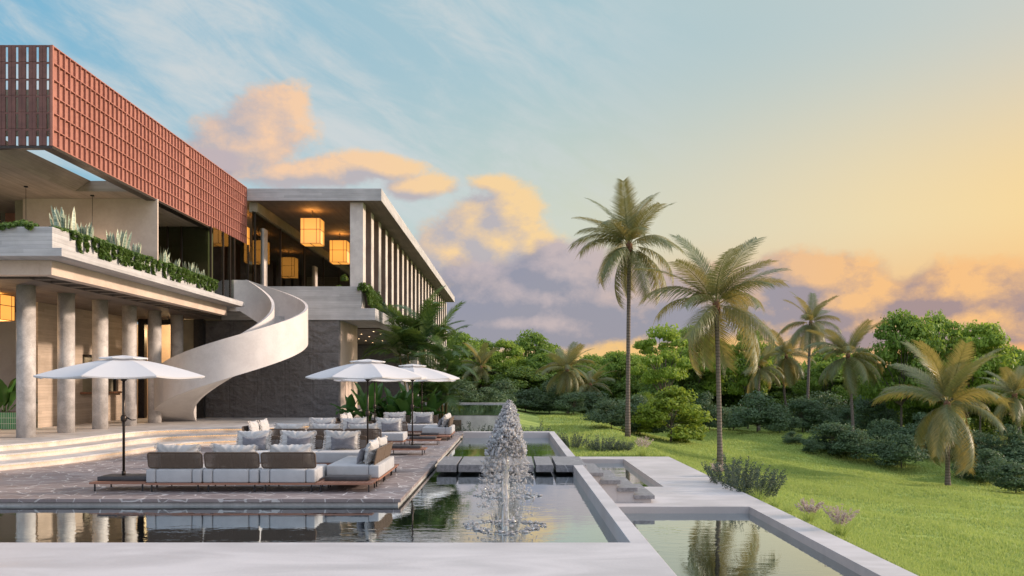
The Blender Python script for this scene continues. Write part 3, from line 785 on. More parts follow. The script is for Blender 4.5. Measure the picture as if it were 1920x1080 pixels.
# left block: upper floor slab, beams, soffit
vp(MB().box(-34, -10.84, 19.9, 33.5, 5.03, 5.23), 'balcony_slab', 'board_concrete', 0.008)
vp(MB().box(-34, -11.3, 33.502, 35.84, 5.03, 5.21), 'landing_slab', 'board_concrete')
vp(MB().box(-11.75, -11.45, 20.56, 33.2, 4.66, 5.028).box(-34, -11.751, 20.56, 20.86, 4.66, 5.028), 'edge_beam', 'plaster', 0.006, 'sunlit edge beam under the balcony slab')
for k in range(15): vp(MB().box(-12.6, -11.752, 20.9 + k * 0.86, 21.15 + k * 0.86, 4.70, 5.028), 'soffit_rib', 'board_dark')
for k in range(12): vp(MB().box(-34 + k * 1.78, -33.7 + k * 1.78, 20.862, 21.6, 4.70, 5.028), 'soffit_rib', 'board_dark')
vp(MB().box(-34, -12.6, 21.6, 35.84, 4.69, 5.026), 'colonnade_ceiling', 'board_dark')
for i in range(6):
    y = 23.1 + 2.08 * i
    m = MB(); m.cyl((-13.58, y, 0.452), (-13.58, y, 4.69), 0.24, n=40); vp(m, 'column', 'column_concrete')
# ground floor wall with serving window behind the columns
m = MB()
for (y0, y1, z0, z1) in [(27.9, 30.8, 0.452, 4.688), (33.6, 35.3, 0.452, 4.688), (30.8, 33.6, 0.452, 1.62), (30.8, 33.6, 3.03, 4.688)]:
    m.box(-16.4, -16.0, y0, y1, z0, z1)
wl = vp(m, 'colonnade_wall', 'board_warm')
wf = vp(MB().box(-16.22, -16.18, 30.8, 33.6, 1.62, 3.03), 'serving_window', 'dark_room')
fr = MB()
for (y0, y1, z0, z1) in [(30.802, 30.87, 1.63, 3.02), (33.53, 33.598, 1.63, 3.02), (32.16, 32.22, 1.63, 3.02), (30.87, 33.53, 2.96, 3.02)]: fr.box(-16.16, -16.08, y0, y1, z0, z1)
vs(fr, 'window_frame', 'black_metal', wf)
vs(MB().box(-16.1, -15.72, 30.62, 33.78, 1.55, 1.618), 'window_sill', 'dark_wood', wf)
vp(MB().box(-34, -16.402, 32.0, 32.3, 0.452, 4.688), 'recess_wall', 'plaster')
# glazed entrance at the end of the colonnade with a lit room behind
vp(MB().box(-16.0, -15.72, 35.35, 35.6, 0.452, 4.68).box(-14.35, -14.2, 35.36, 35.6, 0.452, 4.68).box(-13.62, -13.2, 35.36, 35.6, 0.452, 4.68).box(-15.72, -14.35, 35.4, 35.56, 4.45, 4.68), 'entrance_frame', 'black_metal')
vp(MB().box(-14.2, -13.62, 35.45, 35.47, 0.452, 4.68), 'entrance_door', 'dark_room')
vp(MB().box(-17.5, -13.4, 39.0, 39.2, 0.43, 4.68), 'entrance_room_wall', 'plaster')
vp(MB().box(-17.7, -17.5, 35.6, 39.0, 0.43, 4.68).box(-13.4, -13.2, 36.2, 39.0, 0.43, 4.68), 'entrance_side_wall', 'plaster')
pl = bpy.data.lights.new('entrance_lamp', 'POINT'); pl.energy = 260; pl.color = (1.0, 0.66, 0.32); pl.shadow_soft_size = 0.2
po = bpy.data.objects.new('entrance_lamp', pl); COL.objects.link(po); po.location = (-15.3, 37.6, 4.2)
# upper terrace: wall, ceiling with skylight, glazing
vp(MB().box(-15.8, -11.45, 26.7, 26.77, 5.232, 7.918), 'terrace_wall', 'plaster', label='smooth beige wall behind the planter')
ce = MB().box(-34, -13.6, 21.0, 36.0, 7.92, 8.25).box(-13.6, -11.66, 25.7, 36.0, 7.92, 8.25)
ce.add([(-13.598, 21.0, 7.92), (-13.598, 25.698, 7.92), (-13.1, 25.698, 8.25), (-13.1, 21.0, 8.25), (-13.598, 21.0, 8.25), (-13.598, 25.698, 8.25)],
       [(0, 1, 2, 3), (3, 2, 5, 4), (0, 3, 4), (1, 5, 2), (0, 4, 5, 1)])
vp(ce, 'terrace_ceiling', 'board_warm', label='board marked ceiling with an open skylight beside the lattice')
gz = vp(MB().box(-15.8, -11.45, 31.5, 31.515, 5.232, 7.918), 'front_glazing', 'window_glass')
for x in (-13.15, -12.62, -11.5): vs(MB().box(x, x + 0.06, 31.44, 31.52, 5.232, 7.918), 'mullion', 'bronze', gz)
gz = vp(MB().box(-11.415, -11.40, 31.55, 35.85, 5.232, 7.918), 'corner_glazing', 'window_glass')
for y in (32.6, 33.4, 33.9, 35.7): vs(MB().box(-11.44, -11.37, y, y + 0.06, 5.232, 7.918), 'mullion', 'bronze', gz)
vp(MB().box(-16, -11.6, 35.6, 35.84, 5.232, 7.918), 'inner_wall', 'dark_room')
vp(MB().box(-13.9, -11.75, 31.75, 31.77, 5.232, 7.9), 'reflection_panel', 'olive_reflection')  # added panel coloured as the reflection in the front glass; no blind there
vp(MB().box(-11.72, -11.70, 31.8, 35.5, 5.232, 7.9), 'reflection_panel', 'olive_reflection')  # same painted reflection behind the corner glass
vp(MB().box(-16.2, -15.85, 26.95, 35.6, 5.232, 7.918), 'inner_side_wall', 'dark_room')
sl = MB()
for k in range(9): sl.box(-21.5 + 0.62 * k, -21.5 + 0.62 * k + 0.4, 29.0, 29.08, 5.232, 7.918)
sl.box(-22, -15.9, 29.081, 29.14, 6.4, 6.5)
vp(sl, 'rear_screen', 'terracotta')
# terracotta lattice box
RX, RY0, RY1, RZ0, RZ1 = -11.5, 20.7, 35.86, 7.92, 10.44
rows = 6; rh = (RZ1 - RZ0) / rows
fb = MB()
for r_i in range(rows):
    z0 = RZ0 + r_i * rh + 0.004; z1 = RZ0 + (r_i + 1) * rh - 0.004
    for k in range(30):
        xe = RX - 0.004 - 0.257 * k
        fb.box(xe - 0.089, xe, RY0, RY0 + 0.035, z0, z1)
        if k: fb.box(xe + 0.006, xe + 0.095, RY0, RY0 + 0.035, z0, z1)
        fb.box(xe - 0.1615, xe - 0.0895, RY0 + 0.004, RY0 + 0.03, z1 - 0.045, z1)
vp(MB().box(-24, -11.9, 22.2, 22.3, 8.62, 9.85), 'inner_screen', 'dark_room')
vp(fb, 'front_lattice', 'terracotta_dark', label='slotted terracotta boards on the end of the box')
npan = 58; pit = (RY1 - RY0 - 0.06) / npan
sb = MB(); sb.box(RX - 0.06, RX, RY0 - 0.002, RY0 + 0.06, RZ0, RZ1)
for k in range(npan + 1):
    y = RY0 + 0.06 + k * pit
    d_ = 0.02 if k != 33 else 0.0
    if k: sb.box(RX - 0.15, RX - (0 if k != 33 else 0.09), y - 0.014, y + 0.012, RZ0, RZ1)
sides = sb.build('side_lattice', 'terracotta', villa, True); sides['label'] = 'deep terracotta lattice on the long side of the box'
pn = MB()
for k in range(npan):
    y = RY0 + 0.06 + k * pit
    for r_i in range(rows):
        z0 = RZ0 + r_i * rh; z1 = z0 + rh
        pn.add([(RX - 0.135, y + 0.012, z0), (RX - 0.055, y + pit - 0.014, z0), (RX - 0.055, y + pit - 0.014, z1), (RX - 0.135, y + 0.012, z1)], [(0, 1, 2, 3)])
vs(pn, 'lattice_panel', 'terracotta', sides)
sv = MB()
for r_i in range(rows + 1):
    z = RZ0 + r_i * rh
    z = min(max(z, RZ0 + 0.012), RZ1 - 0.012)
    sv.box(RX - 0.14, RX - 0.006, RY0 + 0.061, RY1, z - 0.012, z + 0.012)
vs(sv, 'lattice_shelf', 'terracotta', sides)
vp(MB().box(RX - 0.3, RX - 0.01, RY0 + 0.17, RY1, RZ0 - 0.07, RZ0 - 0.002).box(-20, RX - 0.01, RY0 + 0.005, RY0 + 0.165, RZ0 - 0.07, RZ0 - 0.002), 'lattice_frame', 'bronze')

# ------------------------------------------------------------------ spiral stair
SC = Vector((-10.96, 32.5, 0.45)); RO, RI = 2.86, 1.45
stair = empty('spiral_staircase', SC, 'pale curved staircase with solid parapets sweeping up in front of the stone wall', 'staircase')
def helix(a): return 0.452 + 1.44 * (a - 180) / 90.0
def wall_strip(r0, r1, a0, a1, lowf, topf, n=90):
    m = MB(); vs_ = []
    for k in range(n + 1):
        a = a0 + (a1 - a0) * k / n
        ca, sa = math.cos(R(a)), math.sin(R(a))
        for r_, z in ((r0, lowf(a)), (r1, lowf(a)), (r1, topf(a)), (r0, topf(a))):
            vs_.append((SC.x + ca * r_, SC.y + sa * r_, z))
    fs = []
    for k in range(n):
        for q in range(4):
            fs.append((k * 4 + q, k * 4 + (q + 1) % 4, (k + 1) * 4 + (q + 1) % 4, (k + 1) * 4 + q))
    o = len(m.v)
    m.add(vs_, fs, False)
    m.add(vs_[:4], [(3, 2, 1, 0)]); m.add(vs_[-4:], [(0, 1, 2, 3)])
    return m
def capz(a, lim): return min(helix(a), lim)
def smooth_by_angle(o, deg=30):
    me = o.data
    bm = bmesh.new(); bm.from_mesh(me); bmesh.ops.remove_doubles(bm, verts=bm.verts[:], dist=1e-4); bmesh.ops.recalc_face_normals(bm, faces=bm.faces[:])
    for f in bm.faces: f.smooth = True
    for e in bm.edges:
        if len(e.link_faces) == 2 and e.calc_face_angle(0) > R(deg): e.smooth = False
    bm.to_mesh(me); bm.free()
o = wall_strip(RO - 0.11, RO, 180, 458, helix, lambda a: helix(a) + 1.46).build('outer_parapet', 'stair_plaster', stair, True); smooth_by_angle(o)
o = wall_strip(RI, RI + 0.11, 180, 474, lambda a: capz(a, 4.9), lambda a: capz(a, 4.72) + 1.46).build('inner_parapet', 'stair_plaster', stair, True); smooth_by_angle(o)
o = wall_strip(RI + 0.11, RO - 0.11, 180, 450, lambda a: helix(a) + 0.002, lambda a: helix(a) + 0.17).build('soffit', 'stair_plaster', stair, True); smooth_by_angle(o)
NT = 27
for k in range(NT):
    a0 = 184 + k * (266 / NT); a1 = a0 + 266 / NT
    z1 = helix(a1) + 0.30
    o = wall_strip(RI + 0.112, RO - 0.112, a0, a1 + 0.6, lambda a: helix(a0) + 0.1695, lambda a: z1, n=5).build('tread', 'concrete', stair, True); smooth_by_angle(o)

# ------------------------------------------------------------------ lanterns
def make_lantern(x, y, ztop, zceil, label, w=0.88, h=1.15, power=28):
    r_ = empty('paper_lantern', (x, y, ztop - h / 2), label, 'lantern', 'square paper lanterns')
    MB().box(-w / 2, w / 2, -w / 2, w / 2, -h / 2, h / 2).build('lamp_shade', 'lantern_paper', r_)
    m = MB(); e = w / 2 + 0.004; t = 0.010
    for sx in (-1, 1):
        for sy in (-1, 1): m.box(sx * e - t, sx * e + t, sy * e - t, sy * e + t, -h / 2, h / 2)
    for q in (-0.17, 0.17):
        m.box(q * w * 1.9 - t, q * w * 1.9 + t, -e - 0.006, -e, -h / 2, h / 2); m.box(e, e + 0.006, q * w * 1.9 - t, q * w * 1.9 + t, -h / 2, h / 2)
    for z in (-h / 2, 0.06, h / 2):
        m.box(-e, e, -e - 0.009, -e + 0.001, z - t, z + t); m.box(e - 0.001, e + 0.009, -e, e, z - t, z + t)
    m.box(-0.02, 0.02, -e, e, -h / 2 - 0.012, -h / 2 - 0.002)
    m.build('lantern_frame', 'dark_wood', r_)
    MB().cyl((0, 0, h / 2), (0, 0, zceil - ztop + h / 2), 0.012, n=8).cyl((0, 0, zceil - ztop + h / 2 - 0.03), (0, 0, zceil - ztop + h / 2), 0.05, n=12).build('cord', 'black_metal', r_)
    MB().cyl((0, 0, h / 2 + 0.002), (0, 0, h / 2 + 0.006), 0.26, n=20).build('top_glow', 'lantern_top_glow', r_)  # glowing disc added on the closed shade to light the ceiling above
    if power > 50:
        l = bpy.data.lights.new('lantern_glow', 'POINT'); l.energy = power; l.color = (1.0, 0.58, 0.24); l.shadow_soft_size = 0.2
        lo = bpy.data.objects.new('lantern_glow', l); COL.objects.link(lo); lo.parent = r_; lo.location = (0, 0, -h / 2 - 0.3)
    return r_
make_lantern(-9.17, 38.0, 9.45, 9.868, 'glowing square lantern hanging nearest the front of the loggia')
make_lantern(-9.15, 43.9, 9.45, 9.868, 'glowing square lantern half hidden by the loggia pier')
make_lantern(-9.15, 49.8, 9.45, 9.868, 'glowing lantern deep in the loggia, seen low above the parapet')
make_lantern(-13.6, 47.0, 9.3, 9.868, 'orange lantern behind the loggia side glass', power=8)
make_lantern(-12.9, 38.8, 9.3, 9.868, 'orange lantern behind glass beside the terracotta lattice', power=8)
make_lantern(-15.75, 25.0, 4.63, 4.69, 'glowing lantern under the colonnade ceiling by the first column', 0.88, 0.76, 90)

# ------------------------------------------------------------------ planter, ivy, snake plants
pb = empty('concrete_planter', (-11.8, 20.9, 5.232), 'long board marked concrete planter along the balcony edge', 'planter')
m = MB(); m.box(-34, -11.40, 20.5, 20.62, 5.232, 5.85); m.box(-11.52, -11.40, 20.622, 31.7, 5.232, 5.85); m.box(-12.2, -12.08, 21.3, 31.7, 5.232, 5.85); m.box(-34, -12.201, 21.3, 21.42, 5.232, 5.85); m.box(-12.08, -11.521, 31.58, 31.7, 5.232, 5.85)
m.build('planter_wall', 'board_concrete', pb, True, bevel=0.006)
m = MB(); m.box(-34, -12.21, 20.622, 21.298, 5.3, 5.78); m.box(-12.078, -11.522, 20.622, 31.578, 5.3, 5.78); m.build('soil', 'soil', pb, True)

def leaf_cloud(pts, size, mat, name, up=0.4, jitter=0.5, aspect=0.55, out=None):
    """one quad leaf at every point, random orientation (leaning outward when OUT gives normals)"""
    pts = np.asarray(pts); N = len(pts)
    nrm = rng.normal(size=(N, 3)) * jitter
    if out is not None: nrm += out
    nrm[:, 2] += up
    nrm /= np.linalg.norm(nrm, axis=1, keepdims=True) + 1e-9
    t = rng.normal(size=(N, 3)); t -= nrm * np.sum(t * nrm, 1, keepdims=True); t /= np.linalg.norm(t, axis=1, keepdims=True) + 1e-9
    b = np.cross(nrm, t)
    s_ = (size * (0.65 + 0.7 * rng.random(N)))[:, None]
    v = np.empty((N, 4, 3))
    v[:, 0] = pts - t * s_ * 0.5; v[:, 2] = pts + t * s_ * 0.5
    v[:, 1] = pts + b * s_ * aspect * 0.5 + nrm * s_ * 0.06; v[:, 3] = pts - b * s_ * aspect * 0.5 + nrm * s_ * 0.06
    return np_mesh(name, v.reshape(-1, 3), np.arange(4 * N).reshape(N, 4), mat)
def ivy_mesh(mound_w, mound_h, drops, seed, mat='ivy_leaf', size=0.085, dens=1.0):
    """mound along local y on a wall top (wall face at x=0, outside is +x), trails hanging down the face"""
    r = np.random.default_rng(seed); pts = []
    n = int(560 * mound_w * dens)
    y = (r.random(n) - .5) * mound_w
    a = r.random(n) * math.pi; rad = np.sqrt(r.random(n))
    hh = mound_h * (0.55 + 0.45 * np.sin(y * 5 + seed) * np.cos(y * 3.1 + seed * 2))
    pts.append(np.stack([-0.17 + np.cos(a) * rad * 0.21, y, np.sin(a) * rad * hh], -1))
    for (dy_, w, L) in drops:
        k = int(2600 * w * L * dens) + 60
        t = r.random(k); yy = dy_ + (r.random(k) - .5) * w * (1 - 0.35 * t)
        pts.append(np.stack([0.03 + 0.05 * r.random(k) + 0.03 * np.sin(t * 9), yy, 0.04 - t * L * (0.8 + 0.2 * np.sin(yy * 23))], -1))
    return leaf_cloud(np.concatenate(pts), size, mat, 'ivy', up=0.3, jitter=0.6, aspect=0.8, out=np.array([[0.6, 0, 0.2]]))
ivy_label = ('green ivy mound trailing over the balcony planter wall', 'ivy', 'ivy clumps trailing from the balcony planter')
yi = 20.75
k = 0
while yi < 31.6:
    wdt = 0.72 + 0.25 * random.random()
    dr = [(-wdt * 0.28, 0.13 + 0.08 * random.random(), 0.35 + 0.3 * random.random()), (wdt * 0.15, 0.15 + 0.12 * random.random(), 0.35 + 0.32 * random.random())]
    if random.random() > 0.5: dr.append((wdt * 0.38, 0.14, 0.3 + 0.3 * random.random()))
    if k == 0: dr = [(0.2, 0.12, 0.32)]
    o = link('ivy', ivy_mesh(wdt, 0.18, dr, 40 + k)); o.location = (-11.40, yi + wdt / 2, 5.85)
    tag(o, *ivy_label)
    yi += wdt * 0.9; k += 1
for x, dr in [(-12.45, [(-0.15, 0.2, 0.08), (0.3, 0.2, 0.12)]), (-13.15, [(0.3, 0.24, 0.12), (0.0, 0.15, .06)]), (-13.85, [(0.12, 0.26, 0.62), (0.38, 0.2, 0.5)]), (-14.55, [(0.2, 0.3, 0.62)])]:
    o = link('ivy', ivy_mesh(0.75, 0.2, dr, int(-x * 10))); o.location = (x + 0.2, 20.5, 5.85); o.rotation_euler = (0, 0, R(-90))
    tag(o, 'green ivy mound on the front face of the balcony planter', 'ivy', 'ivy clumps on the front of the balcony planter')
# fin side ledge planting on the right block
for k, (y, L, mt, lb) in enumerate([(36.7, 1.0, 'ivy_leaf', 'ivy trailing down beside the first loggia fin'), (38.4, 1.0, 'ivy_leaf', 'green climber hanging by the second loggia fin'),
                                    (40.6, 0.9, 'eucalyptus_leaf', 'silver green shrub spilling over the upper ledge'), (42.9, 0.9, 'eucalyptus_leaf', 'grey green shrub on the ledge next to the areca palm top'),
                                    (45.3, 0.8, 'ivy_leaf', 'bright climber on the ledge behind the areca palm'), (47.8, 1.6, 'eucalyptus_leaf', 'long silver curtain plant hanging below the ledge'), (69.0, 0.8, 'eucalyptus_leaf', 'small grey plant on the far end of the ledge')]):
    dr = [(dy_, 0.3 + 0.2 * random.random(), L * (0.5 + 0.5 * random.random())) for dy_ in (-0.7, -0.3, 0.1, 0.5, 0.8)]
    me = ivy_mesh(2.1, 0.55, dr, 70 + k, mt, 0.13, 0.8)
    o = link('ledge_shrub', me); o.location = (-6.30 if k < 2 else -6.05, y, 5.95 if k < 2 else (5.35 if k != 5 else 5.2)); tag(o, lb, 'ledge plant')
def blade_mesh(n, L, w, spread, seed, mat, name, curve=0.2, seg=5, taper='lance'):
    r = np.random.default_rng(seed); V, Fq, UV = [], [], []
    for i in range(n):
        a = r.random() * 2 * math.pi; le = L * (0.55 + 0.45 * r.random()); lean = spread * r.random(); ww = w * (0.8 + 0.4 * r.random())
        tw = r.random() * math.pi
        base = np.array([math.cos(a), math.sin(a), 0]) * (spread * 0.22 * r.random() * L if taper != 'lance' else 0.22 * math.sqrt(r.random()))
        side = np.array([math.cos(tw), math.sin(tw), 0.0]); o = len(V)
        for k in range(seg + 1):
            t = k / seg
            c_ = base + np.array([math.cos(a), math.sin(a), 0]) * le * (lean * t + curve * lean * t * t) + np.array([0, 0, le * (t - 0.35 * curve * lean * t * t)])
            wd = ww * (0.55 + 0.9 * t) * (1 - t ** 3.0) if taper == 'lance' else ww * (1 - t)
            V += [c_ - side * wd * 0.5, c_ + np.cross(side, [0, 0, 1]) * wd * 0.12, c_ + side * wd * 0.5]
        for k in range(seg):
            for q in range(2):
                Fq.append((o + k * 3 + q, o + k * 3 + q + 1, o + k * 3 + q + 4, o + k * 3 + q + 3))
                for (uu) in ((q * .5, k / seg), (q * .5 + .5, k / seg), (q * .5 + .5, (k + 1) / seg), (q * .5, (k + 1) / seg)): UV.append(uu)
    return np_mesh(name, np.array(V), np.array(Fq), mat, True, np.array(UV))
snake_me = [blade_mesh(26, 0.85, 0.11, 0.20, 5 + i, 'snake_leaf', 'snake_plant') for i in range(3)]
for i, (y, s_, lb) in enumerate([(21.55, 1.15, 'tallest variegated snake plant, first from the planter corner'), (22.55, 0.9, 'second variegated snake plant from the planter corner'),
                            (24.5, 1.05, 'third variegated snake plant along the planter'), (25.5, 0.8, 'fourth variegated snake plant along the planter'),
                            (27.4, 1.0, 'fifth variegated snake plant along the planter'), (28.5, 0.75, 'sixth variegated snake plant along the planter'),
                            (30.1, 0.85, 'seventh variegated snake plant along the planter'), (30.9, 0.7, 'last variegated snake plant before the stair')]):
    o = link('snake_plant', snake_me[i % 3]); o.location = (-11.68, y, 5.75); o.scale = (s_ * 0.95, s_ * 1.05, s_ * 0.88); o.rotation_euler = (0, 0, i * 1.3)
    tag(o, lb, 'snake plant', 'variegated snake plants in the balcony planter')

# ------------------------------------------------------------------ outdoor furniture
def make_module():
    r_ = empty('sofa_module', (0, 0, 0), 'sofa', 'sofa module', 'grey modular sofa pieces on the terrace')
    m = MB()
    for k in range(13): m.box(-0.508 + 0.0785 * k, -0.508 + 0.0785 * k + 0.068, -0.485, 0.485, 0.148, 0.17)
    m.box(-0.51, 0.51, -0.505, -0.486, 0.136, 0.171); m.box(-0.51, 0.51, 0.486, 0.505, 0.136, 0.171); m.box(-0.51, 0.51, -0.03, 0.03, 0.125, 0.147)
    m.build('platform', 'teak', r_)
    for sx in (-1, 1):
        for sy in (-1, 1): MB().box(sx * 0.42 - 0.011, sx * 0.42 + 0.011, sy * 0.44 - 0.011, sy * 0.44 + 0.011, 0.002, 0.148).build('leg', 'black_metal', r_)
    MB().rbox(-0.503, 0.503, -0.298, 0.5, 0.172, 0.42, 0.035, 4).build('seat_cushion', 'seat_fabric', r_)
    for x0, x1 in ((-0.503, -0.332), (-0.322, 0.322), (0.332, 0.503)): MB().rbox(x0, x1, -0.502, -0.302, 0.172, 0.417, 0.028, 3).build('bolster', 'seat_fabric', r_)
    pts = []
    w, z0, z1, rr = 0.49, 0.435, 0.715, 0.05
    yb = lambda z: -0.40 - (z - 0.43) * 0.22
    for cx_, cz_, a0 in ((w - rr, z1 - rr, 0), (-w + rr, z1 - rr, 90), (-w + rr, z0 + rr, 180), (w - rr, z0 + rr, 270)):
        for k in range(5):
            a = R(a0 + 90 * k / 4); x = cx_ + rr * math.cos(a); z = cz_ + rr * math.sin(a); pts.append((x, yb(z), z))
    MB().tube(pts, 0.014, 8, closed=True).build('backrest_frame', 'rope', r_)
    m = MB()
    n_ = 17
    for k in range(n_):
        z = z0 + 0.02 + (z1 - z0 - 0.04) * k / (n_ - 1)
        for s_, o_ in ((-1, 0.013), (1, 0.013)):
            y = yb(z) + s_ * o_
            m.box(-w + 0.008, w - 0.008, y - 0.003, y + 0.003, z - 0.0052, z + 0.0052)
    for x in (-0.25, 0, 0.25): m.box(x - 0.008, x + 0.008, -0.43, -0.42, z0, z1)
    m.build('rope_weave', 'rope', r_)
    return r_
proto_mod = make_module()
def make_table(w=1.03, d=0.72):
    r_ = empty('side_table', (0, 0, 0), 'table', 'low table', 'low slatted teak tables')
    m = MB(); n_ = max(3, int(w / 0.078)); st = w / n_
    for k in range(n_): m.box(-w / 2 + st * k, -w / 2 + st * k + st - 0.010, -d / 2 + 0.02, d / 2 - 0.02, 0.148, 0.17)
    m.box(-w / 2, w / 2 - .01, -d / 2, -d / 2 + 0.019, 0.138, 0.171); m.box(-w / 2, w / 2 - .01, d / 2 - 0.019, d / 2, 0.138, 0.171)
    m.box(-w / 2, w / 2 - .01, -0.02, 0.02, 0.12, 0.147)
    m.build('table_top', 'teak', r_)
    for sx in (-1, 1):
        for sy in (-1, 1): MB().box(sx * (w / 2 - 0.08) - 0.011, sx * (w / 2 - 0.08) + 0.011, sy * (d / 2 - .05) - 0.011, sy * (d / 2 - .05) + 0.011, 0.002, 0.148).build('leg', 'black_metal', r_)
    return r_
used = {}
def place(proto, x, y, rz, label, z=0.0):
    o = proto if proto.name not in used else copy_tree(proto)
    used[proto.name] = 1
    o.location = (x, y, z); o.rotation_euler = (0, 0, rz); o['label'] = label
    return o

def pillow_mesh(w, h, t, seed, mat, name, pinch=(0.06, 0.10), wrinkle=0.016, fringe=False, nx=34, nz=24):
    r = np.random.default_rng(seed); V = []; Fq = []
    ph = r.random(8) * 6.28
    us = np.linspace(-1, 1, nx + 1); vs_ = np.linspace(-1, 1, nz + 1)
    for s_ in (1, -1):
        for v_ in vs_:
            for u in us:
                x = u * w / 2 * (1 - pinch[0] * (1 - v_ * v_)); z = v_ * h / 2 * (1 - pinch[1] * (1 - u * u))
                e = ((1 - abs(u) ** 2.6) * (1 - abs(v_) ** 2.6)) ** 0.55
                ang = math.atan2(v_, u)
                wr = wrinkle * (1 - e * 0.75) * (math.sin(ang * 11 + ph[0]) + 0.7 * math.sin(ang * 19 + ph[1]) + 0.5 * math.sin(u * 7 + v_ * 9 + ph[2]))
                rim = max(abs(u), abs(v_))
                y = s_ * t / 2 * e + (wr * (0.35 + 0.65 * e) if rim < 0.999 else wr * 1.2) * (1 if s_ > 0 else 0.8)
                if rim > 0.97: x += 0.4 * wrinkle * math.sin(v_ * 23 + ph[3]); z += 0.4 * wrinkle * math.sin(u * 25 + ph[4])
                V.append((x, y, z))
    n1 = (nx + 1) * (nz + 1)
    for s_ in (0, 1):
        for j in range(nz):
            for i in range(nx):
                a = s_ * n1 + j * (nx + 1) + i
                q = (a, a + 1, a + nx + 2, a + nx + 1)
                Fq.append(q if s_ == 1 else q[::-1])
    V = np.array(V)
    # weld rims
    for j in range(nz + 1):
        for i in range(nx + 1):
            if i in (0, nx) or j in (0, nz):
                a = j * (nx + 1) + i; V[n1 + a] = V[a]
    return np_mesh(name, V, np.array(Fq), mat, True)
big_pil = [pillow_mesh(0.78, 0.46, 0.22, 3 + i, 'linen', 'pillow') for i in range(3)]
dark_pil = [pillow_mesh(0.56, 0.34, 0.13, 13 + i, 'charcoal_linen', 'pillow', (0.05, 0.26), 0.005) for i in range(2)]
def fringe_mesh(seed, sx):
    """ragged yarn fringe down one end of a pillow"""
    r = np.random.default_rng(seed); V = []; Fq = []
    for k in range(26):
        z = -0.22 + 0.44 * k / 25 + r.normal() * 0.006
        L = 0.035 + 0.03 * r.random(); x0 = sx * 0.385 * (1 - 0.06 * (1 - (z / .23) ** 2)); yo = r.normal() * 0.02
        o = len(V)
        V += [(x0 - sx * 0.02, -0.006, z), (x0 - sx * 0.02, 0.01, z + 0.012), (x0 + sx * L, yo, z - 0.012), (x0 + sx * L * .9, yo + 0.012, z - 0.03)]
        Fq.append((o, o + 1, o + 2, o + 3))
    return np_mesh('fringe', np.array(V), np.array(Fq), 'fringe_yarn')
fringes = [fringe_mesh(4, -1), fringe_mesh(9, 1)]
npil = [0]
def seat_pillow(mod, label, dark=None, dx_=0.0, shift=0.0):
    """light pillow leaning on the back of a module, and a charcoal one in front of it when DARK is a label"""
    i = npil[0]; npil[0] += 1
    rz = mod.rotation_euler.z; base = Vector(mod.location)
    rot = Matrix.Rotation(rz, 3, 'Z')
    o = link('pillow', big_pil[i % 3]); o.location = base + rot @ Vector((dx_, -0.275 + shift, 0.642)); o.rotation_euler = Euler((R(12 + 3 * math.sin(i * 2.1)), R(2.0 * math.sin(i * 1.7)), rz + R(3 * math.sin(i))))
    tag(o, label, 'pillow', 'light linen pillows')
    link('fringe', fringes[0], o); link('fringe', fringes[1], o)
    if dark:
        d = link('pillow', dark_pil[i % 2]); d.location = base + rot @ Vector((dx_ - 0.06, -0.10 + shift, 0.575)); d.rotation_euler = Euler((R(18), R(2.5 * math.sin(i * 3.0)), rz + R(2 * math.sin(i * 2))))
        tag(d, dark, 'pillow', 'charcoal cushions')
PI = math.pi
ordn = ['left', 'middle', 'right']
def row(xs, y, rz, what, dark, names):
    for x, nm in zip(xs, names):
        m_ = place(proto_mod, x, y, rz, 'grey sofa, %s seat of %s' % (nm, what))
        seat_pillow(m_, 'crinkled pale pillow on the %s seat of %s' % (nm, what), ('charcoal cushion on the %s seat of %s' % (nm, what)) if dark else None, dx_=0.0 if not dark else 0.06)
def chaise(pts, rz, what, dark=True):
    for (x, y), nm in zip(pts, ['nearer', 'farther']):
        m_ = place(proto_mod, x, y, rz, 'grey sofa module, %s half of %s' % (nm, what))
        seat_pillow(m_, 'crinkled pale pillow on the %s half of %s' % (nm, what), ('charcoal cushion on the %s half of %s' % (nm, what)) if dark else None)
proto_tab = make_table()
row([-6.12, -5.09, -4.06], 15.45, 0, 'the front row', False, ordn)
chaise([(-3.02, 16.17), (-3.02, 17.19)], PI / 2, 'the front right day bed', True)
row([-5.98, -4.95, -3.92], 19.05, PI, 'the second row, facing the viewer', True, ['left', 'middle', 'right'])
row([-6.12, -5.09, -4.06], 22.97, 0, 'the third row, backs turned', False, ordn)
row([-5.98, -4.95, -3.85], 26.0, PI, 'the fourth row, facing the viewer', True, ordn)
chaise([(-7.25, 24.1), (-7.25, 25.1)], -PI / 2, 'the left day bed by the curved steps', False)
row([-4.38, -3.34], 31.0, PI, 'the last row under the banana leaves', True, ['left', 'right'])
chaise([(-2.62, 29.15), (-2.62, 30.17)], PI / 2, 'the far right day bed by the water', True)
chaise([(-5.75, 29.6), (-5.75, 30.6)], -PI / 2, 'the far left day bed', False)
def tray(x, y, w, d, label, z=0.172):
    r_ = empty('black_tray', (x, y, z), label, 'tray', 'black slab trays on the low tables')
    MB().rbox(-w / 2, w / 2, -d / 2, d / 2, 0.001, 0.078, 0.006, 2).build('tray_slab', 'tray_metal', r_)
    MB().rbox(w / 2 + 0.001, w / 2 + 0.012, -d / 2 + .004, d / 2 - .004, 0.004, 0.074, 0.003, 2).build('tray_end', 'tray_metal', r_)
    return r_
